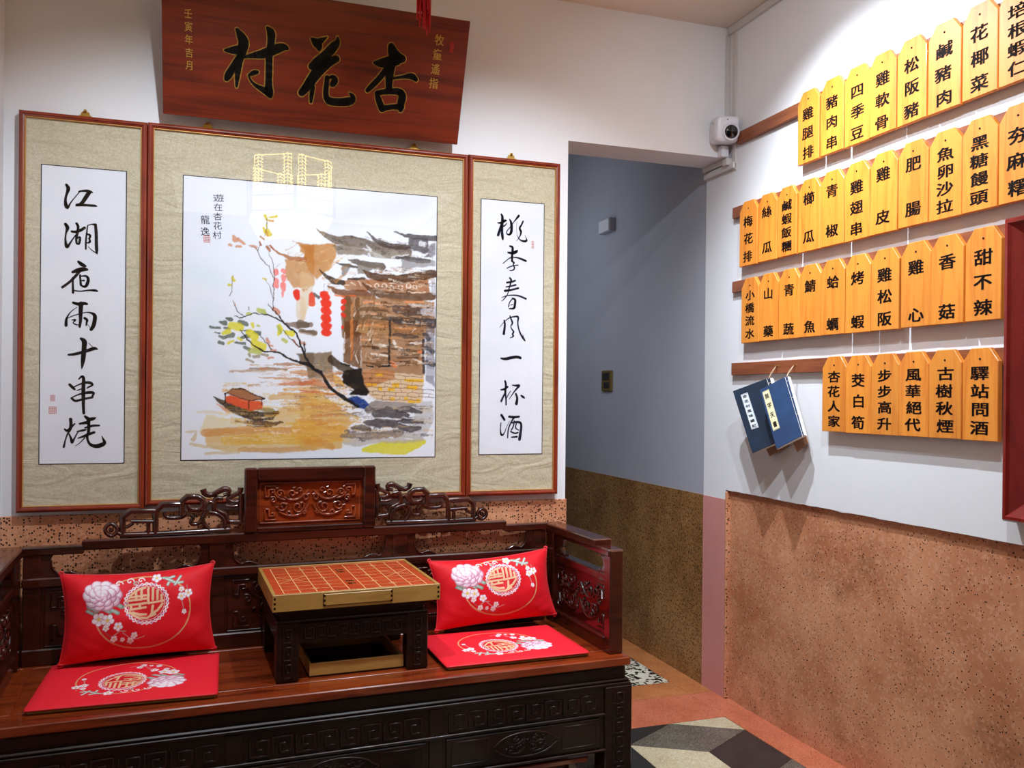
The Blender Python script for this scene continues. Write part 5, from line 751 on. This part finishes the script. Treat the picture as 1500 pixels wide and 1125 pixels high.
# carved relief generator
def spiral(cx, cz, r, turns, a0, dr, wd):
    n = int(10 * turns) + 2; return [(cx + r * (1 - .82 * i / n) * math.cos(a0 + dr * 2 * PI * turns * i / n), cz + r * (1 - .82 * i / n) * math.sin(a0 + dr * 2 * PI * turns * i / n), wd * (.65 + .5 * i / n)) for i in range(n + 1)]
def arabesque(x0, x1, z0, z1, M, dp, wd=.008, frets=True, dense=1):
    B = MB(); W, H = x1 - x0, z1 - z0; cx = (x0 + x1) / 2
    def S(u, v, r, tn, a, d):
        for m in (1, -1):
            aa = a if m > 0 else PI - a; dd = d * m
            B.bar(spiral(cx + m * u * W / 2, z0 + v * H, r * H, tn, aa, dd, wd), M, dp, 6, ch=0)
    S(.28, .36, .20, 1.3, 2.2, 1); S(.60, .40, .17, 1.3, .6, -1); S(.40, .74, .13, 1.2, -1.0, 1); S(.66, .76, .12, 1.2, 3.4, -1); S(.12, .62, .12, 1.1, .2, 1)
    if dense: S(.80, .58, .10, 1.1, 1.0, 1); S(.48, .18, .09, 1.0, 4.0, -1); S(.13, .22, .09, 1.0, 1.2, -1); S(.24, .84, .08, 1.0, 0, 1)
    for m in (1, -1):
        for q in ([(.05, .85), (.12, .72), (.22, .62), (.34, .56), (.48, .58), (.58, .66)], [(.04, .45), (.1, .3), (.2, .16), (.36, .1), (.55, .14), (.68, .24)], [(.55, .58), (.66, .6), (.76, .72), (.8, .84)]):
            B.bar([(cx + m * u * W / 2, z0 + v * H, wd * (.8 if i in (0, len(q) - 1) else 1.15)) for i, (u, v) in enumerate(q)], M, dp, 6, ch=1)
        for u, v in ((.52, .44), (.72, .36), (.3, .74), (.72, .9), (.06, .7), (.36, .9), (.2, .46)):
            B.bar([(cx + m * u * W / 2 - wd * .4, z0 + v * H, wd * 1.3), (cx + m * u * W / 2 + wd * .5, z0 + v * H + wd * .4, wd * 1.1)], M, dp * 1.1, 6, ch=0)
        if frets:
            for s_ in (1, -1):
                c = (cx + m * W / 2 * .97, (z1 - .02 * H) if s_ > 0 else (z0 + .02 * H)); k = H * .085
                B.bar([(c[0] - m * a * k, c[1] - s_ * b * k, wd * .75) for a, b in ((3.6, 0), (0, 0), (0, 3.6), (1.2, 3.6), (1.2, 1.2), (3.0, 1.2), (3.0, 2.2), (2.1, 2.2))], M, dp, 6, ch=0)
    return B
for (x0, x1) in SECT:
    xm = (x0 + x1) / 2; B = MB(); yy = yF - .006
    B.bar([(xm + .10 * math.cos(2 * PI * i / 24) * (1.15 if i % 6 == 0 else 1), .165 + .038 * math.sin(2 * PI * i / 24), .006) for i in range(25)], MF(yy), .008, 6, ch=0)
    B2 = arabesque(xm - .09, xm + .09, .133, .197, MF(yy), .007, .006, False, 0); B.add(B2.v, B2.f, True)
    for a in (x0 + .02, x1 - .14): B.bar([(a, .130, .004), (a + .12, .130, .004), (a + .12, .200, .004), (a, .200, .004), (a, .130, .004)], MF(yy), .005, 6, ch=0)
    t.part('medallion_carving', B, EBON, ap)
# back
yB0, yB1 = .004, .034
XI0, XI1 = -1.829, -.066
t.part('top_rail', MB().box(-1.662, -.228, yB0 - .006, yB1, .752, .784, .004).box(XI0, -1.655, yB0 - .006, yB1, .742, .769, .004).box(-.235, XI1 + .02, yB0 - .006, yB1, .742, .769, .004), DARK)
t.part('middle_rail', MB().box(XI0, XI1, yB0 - .004, yB1, .642, .672, .004), DARK)
t.part('bottom_rail', MB().box(XI0, XI1, yB0 - .006, yB1, .40, .452, .004), DARK)
for x in (-1.80, -1.257, -.633, -.09): t.part('back_post', MB().box(x - .026, x + .026, yB0, yB1, .40, .755, .003), DARK)
BAYS = [(-1.774, -1.283), (-1.231, -.659), (-.607, -.116)]
for x0, x1 in BAYS:
    pn = t.part('back_panel', MB().box(x0 - .005, x1 + .005, yB0 + .010, yB1 - .006, .448, .645), DARK)
    t.part('relief_carving', arabesque(x0 + .02, x1 - .02, .466, .628, MF(yB0 + .010), .014, .009), DARK, pn)
    t.part('panel_bead', MB().bar([(x0 + .008, .456, .005), (x1 - .008, .456, .005), (x1 - .008, .638, .005), (x0 + .008, .638, .005), (x0 + .008, .456, .005)], MF(yB0 + .010), .010, 6, ch=0), DARK, pn)
    # cloud-head brackets at the ends of the open slot
    for xe, m in ((x0, 1), (x1, -1)):
        B = MB(); zt = .753 if x0 > -1.7 or m < 0 else .742
        pl = [(0, .670), (.105, .670), (.108, .676), (.098, .683), (.088, .679), (.078, .687), (.064, .684), (.052, .678), (.036, .690), (.026, .708), (.026, zt - .012), (.034, zt + .002), (0, zt + .002)]
        B.prism([(xe + m * a, b) for a, b in pl], lambda a, b: (a, yB0 + .006, b), lambda a, b: (a, yB1 - .008, b))
        B.bar([(xe + m * a, b, .006) for a, b in ((.104, .677), (.092, .681), (.080, .687), (.064, .684), (.052, .678), (.036, .690), (.026, .708), (.027, .724))], MF(yB0 + .006), .010, 6, ch=1)
        t.part('cloud_bracket', B, DARK)
# headboard tablet
hd = t.part('head_panel', MB().box(-1.135, -.765, yB0 + .012, yB1 - .006, .80, .965), SEATW)
HB_ = MB()
for q in ((-1.172, -1.130), (-.770, -.728)): t.part('head_stile', MB().box(*q, yB0 - .012, .030, .784, 1.001, .005), DARK)
pass
t.part('head_rail', MB().box(-1.130, -.770, yB0 - .012, .030, .958, 1.001, .005).box(-1.130, -.770, yB0 - .010, yB1, .784, .800, .003), DARK)
t.part('head_bead', MB().bar([(-1.120, .812, .006), (-.780, .812, .006), (-.780, .948, .006), (-1.120, .948, .006), (-1.120, .812, .006)], MF(yB0 + .012), .010, 6, ch=0), SEATW, hd)
t.part('relief_carving', arabesque(-1.108, -.792, .820, .940, MF(yB0 + .012), .016, .0085), SEATW, hd)
for m in (0, 1):
    B = MB(); mx = 2 * XC + .0
    for st in CREST:
        pts = [(st[i] * .001, st[i + 1] * .001 - .0, st[i + 2] * .001 * 1.22) for i in range(0, len(st), 3)]
        if m: pts = [(-1.9 - a + .0, b, w_) for a, b, w_ in pts]
        B.bar(pts, MF((yB0 + yB1) / 2 - .004), .022, 8, ch=1)
    t.part('openwork_crest', B, DARK)
# arms
def arm(m):
    def X(a): return a if m > 0 else 2 * XC - a
    def bx(B, a0, a1, y0, y1, z0, z1, b=0.0): return B.box(min(X(a0), X(a1)), max(X(a0), X(a1)), y0, y1, z0, z1, b)
    r = t.part('arm_rail', bx(bx(MB(), -.066, .002, -.402, yB1, .738, .768, .004), -.058, -.002, -.492, -.395, .722, .747, .004), DARK)
    t.part('arm_post', bx(MB(), -.052, -.002, -.494, -.450, .400, .744, .004), DARK)
    t.part('arm_post', bx(MB(), -.060, -.002, -.05, .004, .400, .740, .003), DARK)
    t.part('arm_middle_rail', bx(MB(), -.050, -.008, -.455, -.045, .632, .660, .003), DARK)
    t.part('arm_bottom_rail', bx(bx(MB(), -.052, -.006, -.455, -.045, .400, .452, .003), -.056, -.05, -.455, -.05, .440, .450, .002), DARK)
    pn = t.part('arm_panel', bx(MB(), -.042, -.014, -.455, -.045, .448, .636), DARK)
    Mi = (lambda a, b, h: (X(-.042 - h), a, b))
    t.part('relief_carving', arabesque(-.44, -.06, .468, .616, Mi, .012, .008), DARK, pn)
    for ye, s_ in ((-.452, 1), (-.048, -1)):
        pl = [(0, .658), (.060, .658), (.060, .664), (.050, .668), (.040, .664), (.030, .674), (.022, .686), (.028, .700), (.040, .712), (.052, .716), (.056, .724), (0, .724)]
        t.part('cloud_bracket', MB().prism([(ye + s_ * a, b) for a, b in pl], lambda a, b: (X(-.044), a, b), lambda a, b: (X(-.020), a, b)), DARK)
    bx2 = t.part('arm_upper_web', bx(MB(), -.044, -.018, -.455, -.395, .712, .73).box(min(X(-.044), X(-.018)), max(X(-.044), X(-.018)), -.40, -.045, .722, .742), DARK)
arm(1); arm(-1)
# footrest under the bed
t = Thing('footrest', 'low brown wooden footrest tucked under the front of the daybed', 'footrest', (-.55, -.36, 0), SOFA)
t.part('top_board', MB().box(-1.0, -.13, -.50, -.22, .062, .080, .003), SEATW)
for x in (-.97, -.19):
    for y in (-.48, -.27): t.part('leg', MB().box(x, x + .03, y, y + .03, 0, .063, .002), DARK)

# ------------------------------------------------------------------ tea table on the daybed
zs = .4015
t = Thing('tea_table', 'small dark carved tea table standing in the middle of the daybed', 'table', (-.88, -.21, zs), SOFA)
tx0, tx1, ty0, ty1 = -1.112, -.652, -.422, -.022
for i, (a, b) in enumerate(((tx0, ty0), (tx1 - .066, ty0), (tx0, ty1 - .06), (tx1 - .066, ty1 - .06))):
    lg = t.part('leg', MB().box(a, a + .066, b, b + .060, zs, .576, .003), EBON)
    if b == ty0: t.part('fretwork', meander(meander(meander(MB(), a + .018, a + .048, zs + .012, zs + .056, MF(ty0), 1, .005, .006), a + .018, a + .048, zs + .064, zs + .108, MF(ty0), 1, .005, .006), a + .018, a + .048, zs + .116, zs + .160, MF(ty0), 1, .005, .006), EBON, lg)
t.part('apron', MB().box(tx0 + .06, tx1 - .06, ty0 + .004, ty0 + .024, .512, .572, .002).box(tx0 + .06, tx1 - .06, ty1 - .024, ty1 - .004, .512, .572, .002).box(tx0 + .004, tx0 + .024, ty0 + .05, ty1 - .05, .512, .572).box(tx1 - .024, tx1 - .004, ty0 + .05, ty1 - .05, .512, .572), EBON)
t.part('fretwork', meander(MB(), tx0 + .08, tx1 - .08, .526, .560, MF(ty0 + .004), 9, .005, .007), EBON)
t.part('table_bead', MB().box(tx0 - .002, tx1 + .002, ty0 - .003, ty1 + .002, .5755, .583, .003), EBON)
t.part('waist', MB().box(tx0 + .014, tx1 - .014, ty0 + .012, ty1 - .012, .583, .604), EBON)
t.part('table_top', MB().box(tx0 - .004, tx1 + .004, ty0 - .006, ty1 + .004, .604, .615, .002), EBON)
# open tray under the table
t = Thing('wooden_tray', 'shallow open light wood tray under the tea table', 'tray', (-.865, -.25, zs), SOFA)
a0, a1, b0, b1 = -1.012, -.722, -.395, -.10
t.part('bottom', MB().box(a0, a1, b0, b1, zs, zs + .004), EBON)
for q in ((a0, a1, b0, b0 + .008), (a0, a1, b1 - .008, b1), (a0, a0 + .008, b0 + .008, b1 - .008), (a1 - .008, a1, b0 + .008, b1 - .008)): t.part('side', MB().box(*q, zs + .001, zs + .040, .001), LWOOD)
# chess box
zb0, zb1 = .6155, .665; a0, a1, b0, b1 = -1.126, -.620, -.443, -.003
t = Thing('chess_box', 'light wood chess box with red gridded top lying on the tea table', 'chess board', (-.873, -.22, zb0), SOFA)
fr = []
for q in ((a0, a1, b0, b0 + .011), (a0, a1, b1 - .011, b1), (a0, a0 + .011, b0 + .011, b1 - .011), (a1 - .011, a1, b0 + .011, b1 - .011)): fr.append(t.part('side', MB().box(*q, zb0, zb1, .0012), LWOOD))
tp = t.part('playing_surface', MB().box(a0 + .011, a1 - .011, b0 + .011, b1 - .011, zb0 + .02, zb1 - .003), CHESS)
B = MB(); zt = zb1 - .0026; gx0, gx1, gy0, gy1 = a0 + .036, a1 - .036, b0 + .024, b1 - .024
def ln(x0, y0, x1, y1, w_=.0022):
    d = Vector((x1 - x0, y1 - y0)); L = d.length; d /= L; nx_, ny_ = -d.y * w_ / 2, d.x * w_ / 2
    B.add([(x0 + nx_, y0 + ny_, zt), (x0 - nx_, y0 - ny_, zt), (x1 - nx_, y1 - ny_, zt), (x1 + nx_, y1 + ny_, zt)], [(0, 1, 2, 3)])
GX = [gx0 + (gx1 - gx0) * i / 9 for i in range(10)]; GY = [gy0 + (gy1 - gy0) * i / 8 for i in range(9)]
for x in GX: ln(x, gy0, x, gy1, .0026)
for i, y in enumerate(GY):
    if i in (0, 8): ln(gx0, y, gx1, y)
    else: ln(gx0, y, GX[4], y); ln(GX[5], y, gx1, y)
for i in (0, 7): ln(GX[i], GY[3], GX[i + 2], GY[5]); ln(GX[i], GY[5], GX[i + 2], GY[3])
for i, js in ((3, (0, 2, 4, 6, 8)), (6, (0, 2, 4, 6, 8)), (2, (1, 7)), (7, (1, 7))):
    for j in js:
        for sx in (-1, 1):
            for sy in (-1, 1):
                if (j == 0 and sy < 0) or (j == 8 and sy > 0): continue
                cx, cy = GX[i] + sx * .004, GY[j] + sy * .004; ln(cx, cy, cx + sx * .008, cy, .0015); ln(cx, cy, cx, cy + sy * .008, .0015)
t.part('grid_lines', B, CHLINE, tp)
B = MB(); xm = (GX[4] + GX[5]) / 2
for ch, yy in zip('楚河漢界', (.30, .20, -.20, -.30)):
    ym = (gy0 + gy1) / 2 + yy * (gy1 - gy0) * .95; put_glyph(B, ch, lambda a, b, h: (a, b, zt), xm, ym, .030, .030, PI / 2, .02)
t.part('river_characters', B, CHLINE, tp)
t.part('drawer_slot', MB().box(-.981, -.771, b0 - .0006, b0 + .003, zb0 + .0085, zb1 - .005), EBON, fr[0])
t.part('drawer_front', MB().box(-.979, -.773, b0 - .004, b0 + .003, zb0 + .010, zb1 - .006, .0015), LWOOD, fr[0])
B = MB()
for x, w_ in ((a0 + .003, .006), (a1 - .009, .006), (-.979, .005), (-.778, .005)):
    for k in range(3): B.box(x, x + w_, b0 - (.0045 if -1 < x < -.7 else .0005), b0 + .001, zb0 + .008 + k * .014, zb0 + .014 + k * .014)
t.part('finger_joints', B, EBON, fr[0])

# ------------------------------------------------------------------ embroidered cushions
def embroider(cv, T, k, ringon=True):
    """T maps design coordinates (0..1000, 0..600, v up) to canvas mm; k = scale of widths"""
    def m(x, y): return T((x - 650) * 1.04 + 500, 300 - (y - 330) * 1.04)
    def st(q, col, wd, a=1.0): cv.stroke([(*m(x, y), wd * k) for x, y in q], col, a)
    def dc(x, y, r, col, a=1.0): cv.stroke([(*m(x, y), 2 * r * k)], col, a)
    G1, G2, WH, PK, PD, LF = (.88, .72, .56), (.80, .56, .38), (.93, .90, .92), (.90, .74, .80), (.72, .46, .56), (.66, .72, .68)
    st([(675 + 315 * math.cos(a / 60 * 2 * PI), 320 - 250 * math.sin(a / 60 * 2 * PI)) for a in range(61)], G2, 11, .9)
    for a in range(150):
        an = a / 150 * 2 * PI; dc(675 + 315 * math.cos(an), 320 - 250 * math.sin(an), 3.4, (.90, .74, .52), .9)
    dc(695, 265, 152, (.80, .07, .12), 1)
    for a in range(30):
        an = a / 30 * 2 * PI; x, y = 695 + 139 * math.cos(an), 265 - 139 * math.sin(an)
        px_, py_ = -math.sin(an), -math.cos(an); s_ = 1 if a % 2 else -1; qx, qy = math.cos(an) * s_ * 9, -math.sin(an) * s_ * 9
        st([(x - px_ * 15 - qx, y - py_ * 15 - qy), (x + px_ * 15 + qx, y + py_ * 15 + qy)], (.74, .62, .78) if a % 3 == 0 else WH, 9)
        st([(x - px_ * 15 + qx, y - py_ * 15 + qy), (x + px_ * 15 - qx, y + py_ * 15 - qy)], WH, 7)
    st([(695 + 121 * math.cos(a / 40 * 2 * PI), 265 - 121 * math.sin(a / 40 * 2 * PI)) for a in range(41)], (.90, .84, .86), 4)
    for q in ([(592, 202), (618, 176), (652, 158), (684, 152)], [(566, 240), (690, 232)], [(584, 216), (690, 208)], [(626, 180), (626, 236)], [(662, 160), (662, 236)], [(560, 272), (690, 266)], [(590, 304), (688, 296)],
              [(590, 270), (596, 304)], [(650, 268), (652, 300)], [(584, 322), (612, 348), (650, 366), (700, 372)], [(604, 326), (650, 344), (690, 346)], [(706, 156), (706, 268)], [(736, 160), (736, 244)], [(766, 180), (766, 244)], [(792, 214), (796, 262)],
              [(706, 268), (806, 258)], [(736, 288), (728, 350)], [(722, 350), (770, 322), (800, 280)], [(706, 366), (752, 350)]):
        st(q, G1, 17)
    for x, y, r in ((350, 275, 26), (430, 288, 26), (510, 262, 24), (486, 306, 22), (330, 300, 18)):
        st([(x - r, y - r * .5), (x, y), (x + r, y + r * .7)], (.50, .56, .50), r * 1.3); st([(x - r * .7, y - r * .4), (x, y), (x + r * .7, y + r * .5)], LF, r * .8)
    for R, r, n_, ph in ((80, 44, 10, 0), (52, 38, 8, .4), (24, 30, 5, .2)):
        for a in range(n_):
            an = a / n_ * 2 * PI + ph; x, y = 415 + R * math.cos(an) * 1.08, 192 + R * math.sin(an) * .86
            dc(x, y, r, PD, .85); dc(x - 3, y - 4, r * .86, PK, .95); dc(x - 5, y - 8, r * .62, WH, .9)
    dc(418, 190, 20, PK); dc(414, 184, 10, WH)
    def blos(x, y, r):
        r *= 1.2
        for a in range(5):
            an = a / 5 * 2 * PI + .3; dc(x + r * .62 * math.cos(an), y + r * .62 * math.sin(an), r * .50, PD, .8); dc(x + r * .62 * math.cos(an), y + r * .62 * math.sin(an), r * .42, WH)
        dc(x, y, r * .28, (.90, .76, .40))
    st([(400, 390), (440, 450), (500, 500), (560, 530), (620, 540)], (.62, .40, .34), 5); st([(470, 480), (520, 440), (560, 445)], LF, 5); st([(540, 450), (580, 490), (630, 505), (680, 490)], (.80, .66, .66), 5)
    for b_ in ((385, 352, 36), (442, 364, 34), (510, 410, 24), (432, 414, 18), (486, 490, 18), (590, 512, 18), (614, 478, 18), (540, 500, 12), (760, 88, 26), (930, 240, 24), (974, 222, 24), (926, 190, 16), (948, 350, 14)): blos(*b_)
    for (x, y, r) in ((520, 112, 26), (590, 98, 26), (660, 96, 24), (625, 118, 20)):
        st([(x + r * (1 - .09 * i) * math.cos(i * .62), y - r * (1 - .09 * i) * math.sin(i * .62)) for i in range(11)], WH if r > 22 else LF, 8)
    for q in ([(800, 92), (840, 98), (870, 90)], [(850, 120), (890, 140), (930, 140)], [(880, 150), (900, 120), (915, 95)], [(820, 100), (860, 120)], [(838, 130), (832, 146)]): st(q, (.52, .60, .56), 20); st(q, (.80, .84, .80), 9)
    st([(930, 258), (938, 300), (948, 345)], LF, 4); st([(960, 160), (975, 222)], (.7, .5, .45), 5)
def cushion(label, W, H, T_, ctr, lean, roll, yaw, seed):
    F = SOFA @ Matrix.Translation(ctr) @ Matrix.Rotation(yaw, 4, 'Z') @ Matrix.Rotation(-lean, 4, 'X') @ Matrix.Rotation(-roll, 4, 'Y')
    t = Thing('throw_pillow', label, 'cushion', (0, 0, 0), F, 'embroidered throw pillows')
    nx, ny = 300, 180; cv = Canvas(W * 1000, H * 1000, nx, ny, (.84, .05, .11), 0.5, 0.0, seed)
    embroider(cv, lambda u, v: (u * W, v * H * 1000 / 600), W)
    u, v = np.meshgrid(np.linspace(-1, 1, nx), np.linspace(-1, 1, ny))
    wr = vnoise(nx, ny, 9, seed) - .5
    def shape(u, v, s_, wr=0):
        X = W / 2 * u * (1 - .075 * (1 - v * v)); Z = H / 2 * v * (1 - np.where(v > 0, .12, .045) * (1 - u * u))
        k = np.clip((1 - np.abs(u) ** 2.6) * (1 - np.abs(v) ** 2.4), 0, 1) ** .62
        fold = .0055 * np.sin(9 * (np.abs(u) + np.abs(v)) * 2.2) * np.clip(np.abs(u) + np.abs(v) - 1.05, 0, 1) * k
        return np.stack([X, -s_ * (T_ * k + (wr * .013 + fold) * k), Z], -1)
    front = grid_mesh('front_panel', shape(u, v, 1, wr), cv.C, SILK, (0, 0, 0))
    o = bpy.data.objects.new('front_panel', front); COL.objects.link(o); o.parent = t.o
    u2, v2 = np.meshgrid(np.linspace(-1, 1, 60), np.linspace(-1, 1, 40))
    bk = grid_mesh('back_panel', shape(u2, v2, -1), np.ones((40, 60, 3)) * np.array((.72, .05, .10)), SILK, (0, 0, 0)); o = bpy.data.objects.new('back_panel', bk); COL.objects.link(o); o.parent = t.o
    ed = [(a, -1) for a in np.linspace(-1, 1, 40)] + [(1, a) for a in np.linspace(-1, 1, 30)[1:]] + [(a, 1) for a in np.linspace(1, -1, 40)[1:]] + [(-1, a) for a in np.linspace(1, -1, 30)[1:]]
    pts = [tuple(shape(np.float64(a), np.float64(b), 1)) for a, b in ed]
    t.part('piping', MB().tube([Vector(p) for p in pts], .0026, 6), REDC)
    for sx, sz in ((-1, 1), (1, 1), (-1, -1), (1, -1)):
        cx, cz = sx * W / 2 * .985, sz * H / 2 * .985; t.part('corner_loop', MB().tube([(cx + sx * .006 * math.cos(a) , .001 * a, cz + sz * .002 + .007 * math.sin(a)) for a in np.linspace(0, 2 * PI, 12)], .0028, 6), REDC)
    return t
cushion('red embroidered throw pillow at the left end of the daybed', .445, .268, .070, (-1.490, -.092, .566), math.radians(12), math.radians(.5), math.radians(2), 11)
cushion('red embroidered throw pillow at the right end of the daybed beside the arm', .455, .240, .068, (-.316, -.098, .558), math.radians(16), math.radians(3.0), math.radians(-2), 23)
def pad(label, cx, cy, W, D, rot, seed):
    F = SOFA @ Matrix.Translation((cx, cy, .4015)) @ Matrix.Rotation(rot, 4, 'Z')
    t = Thing('seat_pad', label, 'seat cushion', (0, 0, 0), F, 'embroidered seat pads')
    nx, ny = 300, 240; cv = Canvas(W * 1000, D * 1000, nx, ny, (.88, .09, .16), 0.4, 0.0, seed)
    embroider(cv, lambda u, v: ((1000 - u) * W * .86 + W * 70, (600 - v) * D * 1000 / 600 * .80 + D * 115), W * .86)
    u, v = np.meshgrid(np.linspace(-1, 1, nx), np.linspace(-1, 1, ny))
    k = np.clip((1 - u ** 10) * (1 - v ** 10), 0, 1) ** .5; wr = vnoise(nx, ny, 6, seed) - .5
    P = np.stack([W / 2 * u * (1 - .008 * (1 - v * v)), D / 2 * v * (1 - .01 * (1 - u * u)), .012 + k * (.0075 + wr * .003)], -1)
    o = bpy.data.objects.new('top_panel', grid_mesh('top_panel', P, cv.C, SILK, (0, 0, 0))); COL.objects.link(o); o.parent = t.o
    t.part('base', MB().box(-W / 2 + .003, W / 2 - .003, -D / 2 + .003, D / 2 - .003, .0, .0125, .005), GOLDC, label='olive gold underside')
    r = .012; c = []
    for sx, sy, a0 in ((1, -1, -PI / 2), (1, 1, 0), (-1, 1, PI / 2), (-1, -1, PI)):
        for i in range(5): a = a0 + PI / 2 * i / 4; c.append((sx * (W / 2 - r) + r * math.cos(a), sy * (D / 2 - r) + r * math.sin(a), .0125))
    t.part('piping', MB().tube(c + [c[0]], .0024, 6), REDC)
pad('red embroidered seat pad at the left end of the daybed', -1.506, -.277, .480, .405, math.radians(-3.5), 5)
pad('red embroidered seat pad at the right end of the daybed', -.362, -.305, .485, .360, math.radians(-1.0), 8)
